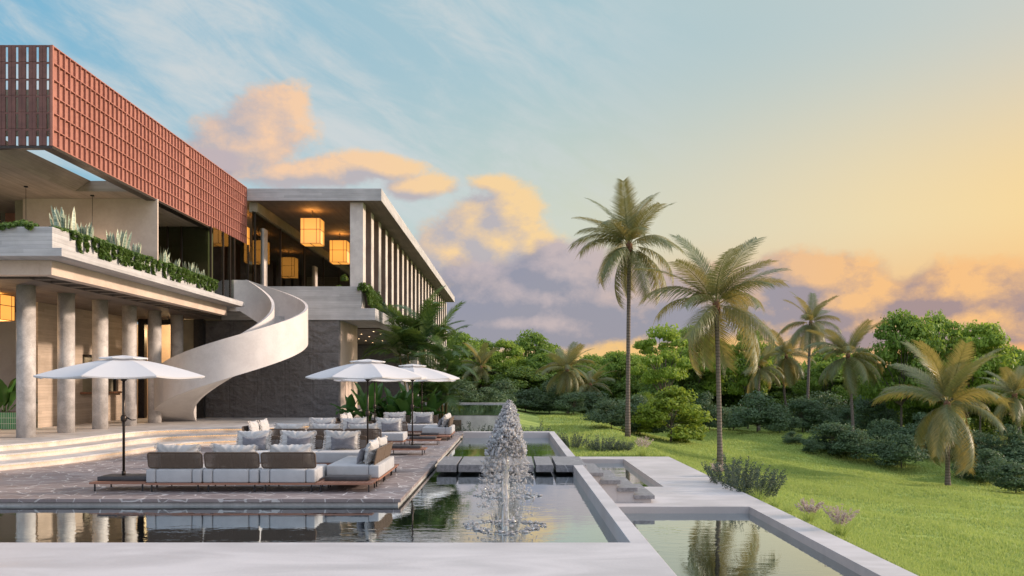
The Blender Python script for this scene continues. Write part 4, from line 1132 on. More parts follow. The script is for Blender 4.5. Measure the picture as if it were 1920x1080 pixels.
for (x, y, lb, tl, tw, td, tx, ty) in [
    (-7.18, 15.40, 'low slatted teak table at the left end of the front row', 'black umbrella base slab on the leftmost teak table', 0.98, 0.55, -7.16, 15.52),
    (-3.03, 15.29, 'low slatted teak table at the foot of the front right day bed', 'black slab on the teak table at the front right day bed', 0.80, 0.34, -3.06, 15.42),
    (-3.02, 18.08, 'low slatted teak table behind the front right day bed', 'black slab behind the front right day bed', 0.8, 0.5, -3.05, 18.1),
    (-2.88, 22.82, 'low slatted teak table at the pool side end of the third row', 'black slab under the second nearest pool side umbrella', 0.82, 0.42, -2.93, 22.85),
    (-2.80, 26.45, 'low slatted teak table at the pool side end of the fourth row', 'black slab on the table beside the fourth row', 0.82, 0.4, -2.85, 26.45),
    (-2.62, 28.28, 'low slatted teak table at the foot of the far right day bed', 'small black slab at the foot of the far right day bed', 0.6, 0.3, -2.82, 28.4)]:
    place(proto_tab, x, y, 0, lb)
    tray(tx, ty, tw, td, tl)

# umbrellas
def make_umbrella(rad=1.36):
    r_ = empty('umbrella', (0, 0, 0), 'umbrella', 'umbrella', 'white octagonal parasols on the terrace')
    zr, za = 2.05, 2.47
    n8 = 8; sub = 8; rings = 9
    def surf(m, r0, r1, zf, sag):
        V = []; Fq = []
        n_ = n8 * sub
        for j in range(rings + 1):
            f_ = r0 + (r1 - r0) * j / rings
            for k in range(n_):
                seg_ = k % sub; t = seg_ / sub
                a0 = 2 * PI * (k // sub) / n8 - PI / 2; a1 = a0 + 2 * PI / n8
                p = Vector((math.cos(a0), math.sin(a0))) * (1 - t) + Vector((math.cos(a1), math.sin(a1))) * t
                bow = math.sin(PI * t)
                p = p * (1.0 - 0.035 * bow * (f_ / r1) ** 2)
                V.append((p.x * f_, p.y * f_, zf(f_ / r1) - sag * bow * (f_ / r1)))
        for j in range(rings):
            for k in range(n_):
                k2 = (k + 1) % n_
                Fq.append((j * n_ + k, j * n_ + k2, (j + 1) * n_ + k2, (j + 1) * n_ + k))
        m.add(V, Fq, False)
    m = MB(); surf(m, 0.14, rad, lambda f_: za - 0.03 - (za - 0.03 - zr) * (0.62 * f_ + 0.38 * f_ ** 2.2), 0.035)
    # hem: short valance folded down along the rim
    n_ = n8 * sub; last = m.v[-n_:]
    o = len(m.v); m.v += [(x * 0.997, y * 0.997, z - 0.028) for x, y, z in last]
    for k in range(n_): m.f.append((o - n_ + k, o - n_ + (k + 1) % n_, o + (k + 1) % n_, o + k))
    m.build('canopy', 'canopy_fabric', r_)
    m = MB(); surf(m, 0.012, 0.40, lambda f_: za + 0.012 - 0.055 * f_, 0.01)
    last = m.v[-n_:]; o = len(m.v); m.v += [(x, y, z - 0.02) for x, y, z in last]
    for k in range(n_): m.f.append((o - n_ + k, o - n_ + (k + 1) % n_, o + (k + 1) % n_, o + k))
    m.build('vent_cap', 'canopy_fabric', r_)
    for k in range(8):
        a = 2 * PI * k / 8 - PI / 2; ca, sa = math.cos(a), math.sin(a)
        MB().cyl((ca * 0.04, sa * 0.04, za - 0.06), (ca * (rad - 0.03), sa * (rad - 0.03), zr - 0.006), 0.007, n=6).build('rib', 'bronze', r_)
    for k in range(8):
        a = 2 * PI * k / 8 - PI / 2; ca, sa = math.cos(a), math.sin(a)
        MB().cyl((ca * 0.04, sa * 0.04, 1.98), (ca * rad * 0.5, sa * rad * 0.5, 2.265), 0.005, n=6).build('strut', 'bronze', r_)
    MB().cyl((0, 0, 0.02), (0, 0, za + 0.01), 0.021, n=14).build('pole', 'bronze', r_)
    MB().cyl((0, 0, 1.95), (0, 0, 2.0), 0.045, n=14).build('hub', 'bronze', r_)
    MB().tube([(0, 0, 1.10), (0, 0, 1.12), (0, 0, 1.15), (0, 0, 1.20), (0, 0, 1.23), (0, 0, 1.25)], [0.024, 0.042, 0.05, 0.05, 0.042, 0.024], 16).build('crank_housing', 'bronze', r_)
    MB().tube([(0.045, 0, 1.19), (0.09, 0, 1.17), (0.13, 0, 1.14), (0.20, 0, 1.145)], [0.016, 0.014, 0.010, 0.010], 8).build('crank_handle', 'black_metal', r_)
    MB().cyl((0, 0, 0.0), (0, 0, 0.09), 0.032, n=14).build('pole_sleeve', 'bronze', r_)
    return r_
um = make_umbrella()
for i, (x, y, z, s_, rz, lb) in enumerate([(-7.28, 15.5, 0.25, 1.12, 0, 'largest white parasol at the left, in front of the columns'), (-3.16, 18.1, 0.25, 0.985, R(22.5), 'white parasol in the middle, standing behind the front right day bed'),
                                           (-2.76, 22.9, 0.25, 0.97, R(10), 'white parasol nearest the water, right of the middle one'), (-4.6, 27.7, 0.0, 1.0, R(5), 'white parasol mostly hidden behind the middle one'),
                                           (-3.55, 32.6, 0.0, 1.0, R(15), 'farthest white parasol, only its pole showing behind the last row')]):
    o = um if i == 0 else copy_tree(um)
    o.location = (x, y, z); o.rotation_euler = (0, 0, rz); o['label'] = lb
    sz = (2.47 - z * 1.0 + 0.02) / 2.47
    o.scale = (s_, s_, sz)

# ------------------------------------------------------------------ fountain jets
def jet_parts(seed):
    r = np.random.default_rng(seed); H, RS = 1.42, 0.52
    bm = bmesh.new(); bmesh.ops.create_icosphere(bm, subdivisions=1, radius=1.0)
    bv = np.array([v.co[:] for v in bm.verts]); bf = np.array([[v.index for v in f.verts] for f in bm.faces]); bm.free()
    V = []; Fq = []; o = 0
    def blob(c_, s_, st=(1, 1, 1)):
        nonlocal o
        f1 = r.normal(size=3) * 1.7; p1 = r.random(3) * 6
        d = 1 + 0.28 * np.sin(bv @ f1 + p1[0]) + 0.2 * np.sin(bv[:, ::-1] @ f1 * 1.7 + p1[1])
        q = np.linalg.qr(r.normal(size=(3, 3)))[0]
        pts = (bv * d[:, None] * np.array(st)) @ q * s_ + c_
        V.append(pts); Fq.append(bf + o); o += len(bv)
    T = math.sqrt(2 * H / 9.81)
    for i in range(2300):
        t = T * r.random() ** 0.6; a = r.random() * 2 * PI
        v_ = (RS / T) * (0.35 + 0.75 * r.random() ** 0.45)
        p = np.array([math.cos(a) * v_ * t, math.sin(a) * v_ * t, H - 0.5 * 9.81 * t * t + r.normal() * 0.03])
        if p[2] < 0.01: continue
        keep = min(1.0, 0.26 + 0.85 * max(0, (p[2] - 0.30)) ** 1.3)
        if r.random() > keep: continue
        s_ = (0.005 + 0.021 * r.random() ** 3.2) * (1.1 if p[2] > 0.75 else 0.85)
        blob(p, s_, (1, 1, 1 + 2.2 * r.random()))
    drops = np_mesh('droplets', np.concatenate(V), np.concatenate(Fq), 'splash_water', True)
    V.clear(); Fq.clear(); o = 0
    for i in range(240):
        a = r.random() * 2 * PI; d = RS * (0.75 + 0.40 * r.random() + 0.12 * math.sin(a * 3))
        blob(np.array([math.cos(a) * d, math.sin(a) * d, 0.008]), 0.008 + 0.020 * r.random() ** 2, (2.2, 2.2, 0.8))
    # flatten splashes on the water
    ring = np.concatenate(V); ring[:, 2] = np.abs(ring[:, 2]) * 0.55
    rm = np_mesh('splash_ring', ring, np.concatenate(Fq), 'splash_water', True)
    # crown: the dome of broken water at the top, thick with small lumps
    V.clear(); Fq.clear(); o = 0
    for i in range(400):
        f_ = r.random() ** 0.75; a = r.random() * 2 * PI
        lob = 1 + 0.10 * math.sin(a * 4 + seed) + 0.06 * math.sin(a * 9)
        rr = 0.26 * math.sin(f_ * PI * 0.55) * lob; z = H - 0.02 - 0.27 * (1 - math.cos(f_ * PI * 0.62)) + r.normal() * 0.018
        blob(np.array([math.cos(a) * rr, math.sin(a) * rr, z]), 0.011 + 0.020 * r.random() ** 2, (1.5, 1.0, 0.7))
    crown = np_mesh('water_crown', np.concatenate(V), np.concatenate(Fq), 'splash_water', True)
    m = MB()
    for dx_, rr in ((-0.028, 0.022), (0.024, 0.026)):
        pts = []; rad = []
        for k in range(40):
            z = -0.05 + (H - 0.05) * k / 39
            pts.append((dx_ * (1 - 0.3 * k / 39) + 0.007 * math.sin(z * 13 + dx_ * 90), 0.01 * math.sin(z * 11 + 1), z)); rad.append(rr * (0.8 + 0.28 * math.sin(z * 31 + dx_ * 50) * math.sin(z * 17)))
        m.tube(pts, rad, 12)
    return drops, rm, crown, m
jd = [jet_parts(s_) for s_ in (3, 8)]
col_me = None
for i in range(6):
    y = 12.1 + 3.4 * i
    lb = ['nearest fountain jet, in front of the stepping stones', 'second fountain jet from the viewer', 'third fountain jet, rising between the stepping stones', 'fourth fountain jet from the viewer', 'fifth fountain jet from the viewer', 'farthest fountain jet, at the end of the row'][i]
    r_ = empty('fountain_jet', (-0.10, y, WZ), lb, 'fountain jet', 'row of fountain jets in the pool', rz=i * 1.1)
    d, rm, cr, m = jd[i % 2]
    link('droplets', d, r_)['kind'] = 'stuff'
    link('splash_ring', rm, r_)['kind'] = 'stuff'; link('water_crown', cr, r_)
    if col_me is None: oo = m.build('water_column', 'splash_water', r_); col_me = oo.data
    else: link('water_column', col_me, r_)
    r_.scale = (1, 1, 1)
for (x, y, lb) in [(2.15, 11.3, 'small bubbling splash in the lower pool near the front'), (2.3, 15.2, 'small bubbling splash in the lower pool under the steps')]:
    o = link('pool_splash', jd[0][1]); o.location = (x, y, -0.92); o.scale = (0.32, 0.5, 1.2); tag(o, lb, 'splash')

# ------------------------------------------------------------------ vegetation
def frond_mesh(L, droop, n_leaf, leaf_len, leaf_w, seed, mat, stem_mat=None, fall=0.5, arch=0.55):
    """pinnate frond from the origin along +x, arching up then drooping; leaflets hang to both sides"""
    r = np.random.default_rng(seed); V = []; Fq = []
    def spine(t):
        ang = arch - droop * t ** 1.25
        return ang
    pts = [np.zeros(3)]; ns = 26
    for k in range(ns):
        a = spine((k + .5) / ns); pts.append(pts[-1] + np.array([math.cos(a), 0, math.sin(a)]) * L / ns)
    pts = np.array(pts)
    def P_(t):
        f_ = t * ns; i = min(int(f_), ns - 1); return pts[i] + (pts[i + 1] - pts[i]) * (f_ - i), pts[i + 1] - pts[i]
    # rachis as a thin three sided strip
    for k in range(ns):
        w0 = 0.026 * (1 - k / ns) + 0.004; w1 = 0.026 * (1 - (k + 1) / ns) + 0.004
        o = len(V); V += [pts[k] + [0, -w0, 0], pts[k] + [0, w0, 0], pts[k + 1] + [0, w1, 0], pts[k + 1] + [0, -w1, 0]]; Fq.append((o, o + 1, o + 2, o + 3))
    for i in range(n_leaf):
        t = 0.13 + 0.86 * (i + 0.3 * r.random()) / n_leaf
        p, d = P_(t); d = d / np.linalg.norm(d)
        upv = np.array([-d[2], 0, d[0]])
        for s_ in (-1, 1):
            ll = leaf_len * (0.35 + 0.65 * math.sin(PI * min(1, t * 0.80 + 0.17))) * (0.85 + 0.3 * r.random())
            dr = d * (0.55 + 0.5 * t) + np.array([0, s_ * 1.0, 0]) + upv * (0.22 - 0.1 * r.random()); dr /= np.linalg.norm(dr)
            o = len(V); segs = 3
            for k in range(segs + 1):
                q = k / segs
                c_ = p + dr * ll * q + np.array([0, 0, -fall * ll * q * q * (0.7 + 0.6 * r.random())])
                wd = leaf_w * (1 - q ** 2) * (0.55 if k == 0 else 1) + 0.002
                ax = d * wd * 0.5
                V += [c_ - ax, c_ + ax]
            for k in range(segs): Fq.append((o + 2 * k, o + 2 * k + 1, o + 2 * k + 3, o + 2 * k + 2))
    return np_mesh('frond', np.array(V), np.array(Fq), mat)
pf = [frond_mesh(2.75, d, 66, 0.66, 0.040, 20 + i, 'palm_leaf', fall=f_, arch=a) for i, (d, f_, a) in enumerate([(0.80, 0.22, 0.25), (1.25, 0.5, 0.4), (1.5, 0.75, 0.4), (1.1, 0.85, 0.3)])]
coir_me = None
def palm(px, Y, py_crown, spread, label, lean=0.0, base=None, frond_n=23, seed=1, rtrunk=0.125):
    r = random.Random(seed)
    b = gpos(px, Y) if base is None else on_ground(*base) if Y is None else gpos(base, Y)
    Yb = b.y
    top = at(px, Yb, py_crown)
    h = top.z - b.z; s_ = spread * Yb / F / 5.0
    t_ = empty('coconut_palm', b, label, 'palm tree', 'coconut palms on the lawn', rz=0)
    dxt = top.x - b.x
    m = MB(); n_ = 14; pts = []; rad = []
    for k in range(n_ + 1):
        f_ = k / n_; pts.append((dxt * f_ ** 1.4 + lean * math.sin(PI * f_), 0, -0.1 + (h + 0.1) * f_)); rad.append(rtrunk * (1.25 - 0.35 * min(1, f_ * 5) - 0.12 * f_) if f_ < .2 else rtrunk * (0.92 - 0.17 * f_))
    m.tube(pts, rad, 12).build('trunk', 'palm_bark', t_)
    m = MB()
    for k in range(9):
        a = k * 2.4; zz = h - 0.12 - 0.03 * k
        m.rbox(dxt + math.cos(a) * 0.12 - 0.06, dxt + math.cos(a) * 0.12 + 0.06, math.sin(a) * 0.12 - 0.06, math.sin(a) * 0.12 + 0.06, zz - 0.09, zz + 0.09, 0.045, 2)
    m.tube([(dxt, 0, h - 0.3), (dxt, 0, h + 0.1), (dxt, 0, h + 0.3)], [0.13, 0.17, 0.05], 10).build('heart', 'coir', t_)
    n_up, n_mid = int(frond_n * 0.34), int(frond_n * 0.36)
    for k in range(frond_n):
        a = k * 2.399963 + r.random() * 0.6
        if k < n_up: elev, fm, q = R(r.uniform(48, 86)), pf[0], 1.06
        elif k < n_up + n_mid: elev, fm, q = R(r.uniform(2, 46)), pf[r.choice((1, 1, 2))], 1.0
        else: elev, fm, q = R(r.uniform(-52, -4)), pf[r.choice((2, 3, 3))], 0.95
        o = link('frond', fm, t_)
        o.location = (dxt, 0, h)
        o.rotation_euler = Euler((R(r.uniform(-30, 30)), -elev + 0.3, a), 'XYZ')
        k_ = s_ * q * r.uniform(0.88, 1.1); o.scale = (k_, k_ * r.uniform(0.85, 1.1), k_)
    return t_
palm(1180, 42, 462, 215, 'tallest coconut palm, straight trunk, left of the two big palms', seed=2, frond_n=27, base=1177)
palm(1343, None, 572, 268, 'nearest big coconut palm standing alone on the lawn near the pool deck', seed=5, base=(1350, 875), frond_n=25)
palm(1776, None, 760, 245, 'short coconut palm with wide crown on the right of the lawn', seed=9, base=(1777, 912), frond_n=25, rtrunk=0.13)
palm(1590, 60, 668, 150, 'grey green coconut palm between the tall far palm and the big leafy trees', seed=12, base=1600, frond_n=23)
palm(1520, 72, 606, 118, 'tall far coconut palm rising above the shrubs behind the lone lawn palm', seed=15, base=1513, rtrunk=0.14)
palm(1423, 74, 690, 100, 'small far coconut palm just right of the lone lawn palm trunk', seed=17)
palm(1474, 78, 668, 110, 'slanting far coconut palm between two other far palms', seed=19, base=1484, lean=-0.5, rtrunk=0.14)
palm(1902, 51, 742, 125, 'coconut palm cut by the right edge of the view', seed=23, base=1917)
palm(1063, 73, 692, 105, 'coconut palm standing behind the far shrubs right of the fountain', seed=27, base=1065)
palm(1107, 80, 722, 95, 'low dim coconut palm right of the fountain palm', seed=31)
palm(902, 85, 690, 95, 'pale coconut palm among trees above the raised pool', seed=33)

def make_crown(h, w, n_clump, n_leaf, size, mat, seed, low=0.3, flat=0.8, trunk_r=0.14, gap=0.55, rs=1.0):
    r = np.random.default_rng(seed)
    cl_, lim = [], MB()
    for i in range(n_clump):
        for _ in range(30):
            a = r.random() * 2 * PI; f_ = r.random(); zz = low + (1 - low) * f_
            prof = math.sin(PI * min(1.0, 0.18 + 0.78 * f_)) ** 0.8
            d = w * 0.5 * prof * (0.25 + 0.75 * math.sqrt(r.random()))
            p = np.array([math.cos(a) * d, math.sin(a) * d, zz * h * 0.93])
            if all(np.linalg.norm(p - q[0]) > gap * (q[1] + 0.09 * h) for q in cl_): break
        cl_.append((p, h * rs * (0.07 + 0.075 * r.random())))
    P_, O_ = [], []
    for c_, rad in cl_:
        k = int(n_leaf / n_clump)
        d = r.normal(size=(k, 3)); d /= np.linalg.norm(d, axis=1, keepdims=True)
        d[:, 2] = np.where(d[:, 2] < -0.2, d[:, 2] * 0.45, d[:, 2])
        rr = rad * (0.5 + 0.55 * r.random(k) ** 0.6) * (1 + 0.25 * np.sin(d[:, 0] * 7 + c_[0]) * np.sin(d[:, 1] * 6 + c_[2]))
        P_.append(c_ + d * rr[:, None] * np.array([1.25, 1.25, flat])); O_.append(d * 0.8)
    crown = leaf_cloud(np.concatenate(P_), size, mat, 'crown', up=0.35, jitter=0.55, aspect=0.6, out=np.concatenate(O_))
    allp = np.concatenate(P_); dims = (np.percentile(np.abs(allp[:, :2]), 97) * 2, np.percentile(allp[:, 2], 99.3))
    fork = h * (0.22 + 0.12 * r.random())
    lim.tube([(0, 0, -0.2), (0.03 * h * r.normal() * .3, 0, fork * .5), (0, 0, fork)], [trunk_r * 1.25, trunk_r, trunk_r * .85], 8)
    for c_, rad in cl_[: 16]:
        midp = c_ * np.array([0.45, 0.45, 0]) + np.array([0, 0, fork + (c_[2] - fork) * 0.55])
        if c_[2] < fork: continue
        lim.tube([(0, 0, fork - 0.1), tuple(midp), tuple(c_)], [trunk_r * 0.6, trunk_r * 0.35, trunk_r * 0.12], 5, cap=False)
    lim_me = lim.build('trunk', 'tree_bark'); me2 = lim_me.data; bpy.data.objects.remove(lim_me)
    return crown, me2, dims
# all variants are modelled 10 m tall
TV = {}
for nm, args in {
    'leafy': [(10, 8.5, 30, 15000, 0.36, 'tree_leaf', 1), (10, 7.5, 26, 13000, 0.34, 'tree_leaf', 2, 0.25), (10, 9.5, 34, 16000, 0.34, 'tree_leaf', 3, 0.3)],
    'bright': [(10, 8.5, 26, 14000, 0.36, 'bright_leaf', 4, 0.35, 0.7), (10, 9.5, 30, 15000, 0.36, 'bright_leaf', 5, 0.2)],
    'open': [(10, 9.5, 20, 8500, 0.34, 'bright_leaf', 6, 0.5, 0.6, 0.14, 0.9)],
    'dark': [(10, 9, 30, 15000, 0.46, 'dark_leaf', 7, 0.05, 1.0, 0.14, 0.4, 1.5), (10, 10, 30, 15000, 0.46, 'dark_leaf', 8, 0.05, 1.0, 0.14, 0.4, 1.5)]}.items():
    TV[nm] = [make_crown(*a) for a in args]
tree_n = [0]
def tree(px, py_top, Y, wpx, kind, label, group='leafy trees beyond the lawn'):
    i = tree_n[0]; tree_n[0] += 1
    b = gpos(px, Y); top = at(px, Y, py_top); h = top.z - b.z
    crown, tr, dims = TV[kind][i % len(TV[kind])]
    t_ = empty('broadleaf_tree', b, label, 'tree', group, rz=i * 2.1)
    sx = wpx * Y / F / dims[0]
    for nm, me in (('crown', crown), ('trunk', tr)):
        o = link(nm, me, t_)
    t_.scale = (sx, sx, h / dims[1])
    return t_
for a in [
    (862, 626, 92, 95, 'leafy', 'tree rising directly right of the villa end'),
    (905, 640, 98, 85, 'leafy', 'mid green tree behind the pale palm above the raised pool'),
    (948, 640, 88, 75, 'bright', 'round light green tree with bare stems left of the fountain palm'),
    (1000, 626, 98, 95, 'leafy', 'tallest tree of the left woodland, topping the fountain row'),
    (1112, 668, 112, 80, 'leafy', 'low tree behind the dim palm, under the yellow sky strip'),
    (1150, 664, 118, 85, 'leafy', 'low tree left of the tall palm trunk at the skyline'),
    (1196, 668, 112, 80, 'leafy', 'low tree right of the tall palm trunk at the skyline'),
    (1246, 614, 66, 125, 'open', 'open branching tree with sky showing through between the two big palms'),
    (1300, 618, 78, 105, 'bright', 'bright tree behind the left fronds of the lone lawn palm'),
    (1345, 640, 84, 95, 'leafy', 'tree hidden behind the lone lawn palm trunk'),
    (1402, 622, 76, 85, 'bright', 'bright tree top showing right of the lone lawn palm crown'),
    (1445, 650, 90, 90, 'leafy', 'tree behind the slanting far palm'),
    (1552, 655, 88, 95, 'leafy', 'tree behind the tall far palm trunk'),
    (1612, 665, 84, 95, 'bright', 'tree right of the grey green palm trunk, lower than its crown'),
    (1690, 592, 62, 135, 'leafy', 'big dark leafy tree, left one of the tall right hand group'),
    (1762, 596, 64, 120, 'leafy', 'big leafy tree, middle one of the tall right hand group'),
    (1838, 610, 60, 115, 'bright', 'big light green tree, right one of the tall right hand group'),
    (1892, 655, 62, 100, 'leafy', 'leafy tree stepping down at the right edge'),
    (1950, 665, 56, 110, 'leafy', 'leafy tree half cut by the right edge')]:
    tree(*a)
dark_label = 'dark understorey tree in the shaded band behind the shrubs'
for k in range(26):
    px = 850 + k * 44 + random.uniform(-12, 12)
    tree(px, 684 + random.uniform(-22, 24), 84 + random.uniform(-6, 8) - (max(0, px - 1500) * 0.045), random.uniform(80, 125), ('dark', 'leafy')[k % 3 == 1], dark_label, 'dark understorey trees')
# far woods closing the view behind
def woods():
    N = 26000
    a = np.radians(-38 + 78 * rng.random(N)); d = 125 + 40 * rng.random(N)
    x = np.sin(a) * d; y = np.cos(a) * d
    top = 4.2 + 1.8 * np.sin(a * 31) * np.sin(a * 13 + 1) + 0.9 * np.sin(a * 70)
    z = -3.5 + (top + 3.5) * rng.random(N) ** 0.8
    return leaf_cloud(np.stack([x, y, z], -1), 1.5, 'dark_leaf', 'far_woods', up=0.3, jitter=0.6, aspect=0.7)
tag(link('far_woods', woods()), 'continuous far woods closing the view behind the trees', 'woods', kind='stuff')

# shrubs
SV = {'round': [make_crown(2, 2.3, 20, 7500, 0.12, 'shrub_leaf', 30 + i, 0.14, 0.95, 0.03, 0.3, 2.0) for i in range(3)],
      'lime': [make_crown(2, 2.0, 30, 7000, 0.12, 'lime_leaf', 40 + i, 0.10, 0.95, 0.03, 0.5, 1.15) for i in range(2)],
      'green': [make_crown(2, 2.2, 20, 7000, 0.13, 'tree_leaf', 50, 0.12, 0.95, 0.03, 0.3, 1.8)]}
shrub_n = [0]
def shrub(px, py, wpx, hpx, kind, label, group=None):
    i = shrub_n[0]; shrub_n[0] += 1
    b = on_ground(px, py)
    crown, tr, dims = SV[kind][i % len(SV[kind])]
    t_ = empty('shrub', b, label, 'shrub', group, rz=i * 1.7)
    link('crown', crown, t_); link('trunk', tr, t_)
    t_.scale = (wpx * b.y / F / dims[0], wpx * b.y / F / dims[0], hpx * b.y / F / dims[1])
band = ('dusky green rounded shrub in the continuous band along the wood edge', 'shrub band along the wood edge')
for k_, (px, py, w, h) in enumerate([(868, 770, 70, 55), (905, 772, 75, 50), (945, 772, 70, 48), (985, 772, 75, 52), (1030, 776, 80, 50), (1075, 778, 75, 45), (1110, 782, 70, 48), (1330, 806, 75, 58), (1375, 808, 75, 58), (1420, 812, 80, 60), (1462, 812, 75, 58), (1505, 812, 80, 62), (1545, 806, 80, 62), (1590, 812, 80, 55), (1635, 818, 75, 60), (1660, 836, 70, 60), (1720, 846, 90, 62), (1770, 858, 90, 60), (1830, 868, 100, 66), (1880, 880, 95, 66), (1925, 892, 95, 70)]):
    shrub(px, py, w * (1 + 0.18 * math.sin(k_ * 2.3)), h * (1 + 0.24 * math.sin(k_ * 3.7)), 'round', *band)
for a in [
    (1146, 806, 85, 56, 'round', 'dark shrub in front of the tall palm, left one of the pair'),
    (1200, 816, 110, 72, 'round', 'dark shrub at the foot of the tall palm trunk'),
    (1258, 830, 115, 100, 'lime', 'yellow green tall shrub right of the tall palm foot'),
    (1210, 800, 60, 62, 'green', 'bright green shrub peeping behind the tall palm trunk'),
    (1290, 832, 55, 34, 'lime', 'small yellow green shrub at the edge of the mown lawn'),
    (1560, 852, 90, 58, 'round', 'dark shrub standing out on the lawn, left one of two'),
    (1605, 862, 85, 52, 'round', 'dark shrub standing out on the lawn, right one of two'),
    (1487, 832, 36, 22, 'round', 'tiny low shrub alone on the lawn'),
    (1516, 850, 40, 26, 'round', 'small low shrub left of the two lawn shrubs'),
    (1690, 878, 85, 62, 'round', 'shrub left of the short wide palm trunk'),
    (1845, 905, 90, 60, 'round', 'shrub right of the short wide palm trunk'),
    (1905, 925, 90, 56, 'round', 'nearest shrub at the right edge of the lawn')]:
    shrub(*a)
for (px, py, w, h, lb) in [(850, 752, 60, 20, 'low shrub on the grassy rise above the raised pool'), (820, 760, 60, 40, 'shrub on the rise next to the villa end')]:
    shrub(px, py, w, h, 'round', lb)

# rosemary shrubs and plume grasses along the deck edge
def rosemary_mesh(seed, n=70, hgt=1.0, sp=0.55):
    r = np.random.default_rng(seed); P_, O_ = [], []
    for i in range(n):
        a = r.random() * 2 * PI; d = sp * math.sqrt(r.random()); L = hgt * (0.6 + 0.4 * r.random()) * (1 - 0.35 * (d / sp) ** 2)
        t = r.random(58); lean = 0.45 * d / sp + 0.25 * r.random()
        c_ = np.stack([math.cos(a) * (d + lean * t * L), math.sin(a) * (d + lean * t * L), 0.03 + t * L], -1) + r.normal(size=(58, 3)) * 0.022
        P_.append(c_); O_.append(np.tile([[math.cos(a) * 0.3, math.sin(a) * 0.3, 0]], (58, 1)))
    return leaf_cloud(np.concatenate(P_), 0.075, 'rosemary_leaf', 'rosemary_shrub', up=0.3, jitter=0.8, aspect=0.3, out=np.concatenate(O_))
ros = [rosemary_mesh(61), rosemary_mesh(62)]
def rosemary(x, y, z, w, h, label, i):
    o = link('rosemary_shrub', ros[i % 2]); o.location = (x, y, z); o.scale = (w, w, h); o.rotation_euler = (0, 0, i * 1.1); tag(o, label, 'rosemary shrub', 'grey green rosemary shrubs')
for i, (px, Y, wpx, top, lb) in enumerate([(1072, 34.5, 42, 808, 'grey green rosemary shrub nearest the far pool corner'), (1128, 33.5, 50, 816, 'grey green rosemary shrub behind the lower deck, left of the pair'), (1163, 33.6, 42, 822, 'grey green rosemary shrub behind the lower deck, right of the pair'),
                                       (885, 33.4, 62, 790, 'grey green rosemary shrub left of the fountain, before the raised pool wall'), (915, 33.6, 50, 795, 'low rosemary shrub touching the left of the fountain row'), (1000, 33.2, 60, 790, 'grey green rosemary shrub right of the far fountain jet')]):
    b = gpos(px, Y); t_ = at(px, Y, top)
    rosemary(b.x, Y, b.z, wpx * Y / F / 1.15, (t_.z - b.z), lb, i)
for i, (x, y, w, h, lb) in enumerate([(6.05, 22.6, 0.95, 0.95, 'rosemary shrub overhanging the lower deck edge, farther half'), (6.15, 21.2, 1.05, 0.92, 'rosemary shrub overhanging the lower deck edge, nearer half')]):
    rosemary(x, y, float(ground(x, y)), w, h, lb, i + 7)
def plume_grass(x, y, h, label, seed, plumes=34):
    r_ = empty('plume_grass', (x, y, float(ground(x, y))), label, 'ornamental grass', 'pink plumed grasses', rz=seed)
    me = blade_mesh(110, h * 0.85, 0.012, 0.75, seed, 'grass_blade', 'blades', 0.7, 4, 'point')
    link('blades', me, r_)
    r = np.random.default_rng(seed + 1); P_ = []
    for i in range(plumes):
        a = r.random() * 2 * PI; le = 0.25 + 0.65 * r.random(); L = h * (0.75 + 0.35 * r.random())
        t = 0.62 + 0.38 * r.random(34)
        P_.append(np.stack([math.cos(a) * le * L * t ** 1.5 * .7, math.sin(a) * le * L * t ** 1.5 * .7, L * (t - 0.16 * le * t * t)], -1) + r.normal(size=(34, 3)) * 0.010)
    link('plume', leaf_cloud(np.concatenate(P_), 0.05, 'plume', 'plume', up=0.1, jitter=0.8, aspect=0.3), r_)
for i, (x, y, h, lb) in enumerate([(6.2, 15.6, 0.62, 'pink plumed grass beside the lower pool kerb'), (6.1, 17.0, 0.5, 'smaller pink plumed grass beyond the nearest one'), (6.05, 24.3, 0.5, 'pink plumed grass behind the overhanging rosemary shrub'), (4.9, 31.1, 0.75, 'pink plumed grass behind the back edge of the lower deck')]):
    plume_grass(x, y, h, lb, 80 + i)
for i, (x, y) in enumerate([(6.05, 19.0), (6.1, 18.2), (6.0, 20.1)]):
    o = link('grass_tuft', blade_mesh(90, 0.42, 0.010, 0.8, 90 + i, 'grass_blade', 'grass_tuft', 0.8, 4, 'point')); o.location = (x, y, float(ground(x, y))); tag(o, 'long green grass tuft along the lower deck edge', 'grass tuft', 'long grass tufts by the lower deck')

# areca palms and banana plants in the bed behind the sofas
af = [frond_mesh(2.1, d, 30, 0.66, 0.07, 120 + i, 'areca_leaf', fall=f_, arch=0.25) for i, (d, f_) in enumerate([(0.9, 0.25), (1.3, 0.35), (1.7, 0.45)])]
def areca(x, y, z, h, label, n_stem, seed, spread=0.5, fs=1.0):
    r = random.Random(seed)
    t_ = empty('areca_palm', (x, y, z), label, 'areca palm', 'areca palms by the villa corner')
    for s_ in range(n_stem):
        a = s_ * 2.4 + r.random(); d = spread * math.sqrt((s_ + .3) / n_stem); hh = h * r.uniform(0.3, 0.62) if s_ else h * 0.66
        bx, by = math.cos(a) * d * .5, math.sin(a) * d * .5; tx, ty = math.cos(a) * d * 1.5, math.sin(a) * d * 1.5
        MB().tube([(bx, by, -0.1), ((bx + tx) / 2, (by + ty) / 2, hh * .55), (tx, ty, hh)], [0.05, 0.038, 0.028], 8).build('stem', 'frond_stem', t_)
        for k in range(7):
            o = link('frond', af[k % 3], t_)
            o.location = (tx, ty, hh - 0.06 * k)
            o.rotation_euler = Euler((R(r.uniform(-20, 20)), -R(72 - 11 * k + r.uniform(-8, 8)), a + k * 2.4 + r.random() * .5))
            q = fs * r.uniform(0.75, 1.05); o.scale = (q, q, q)
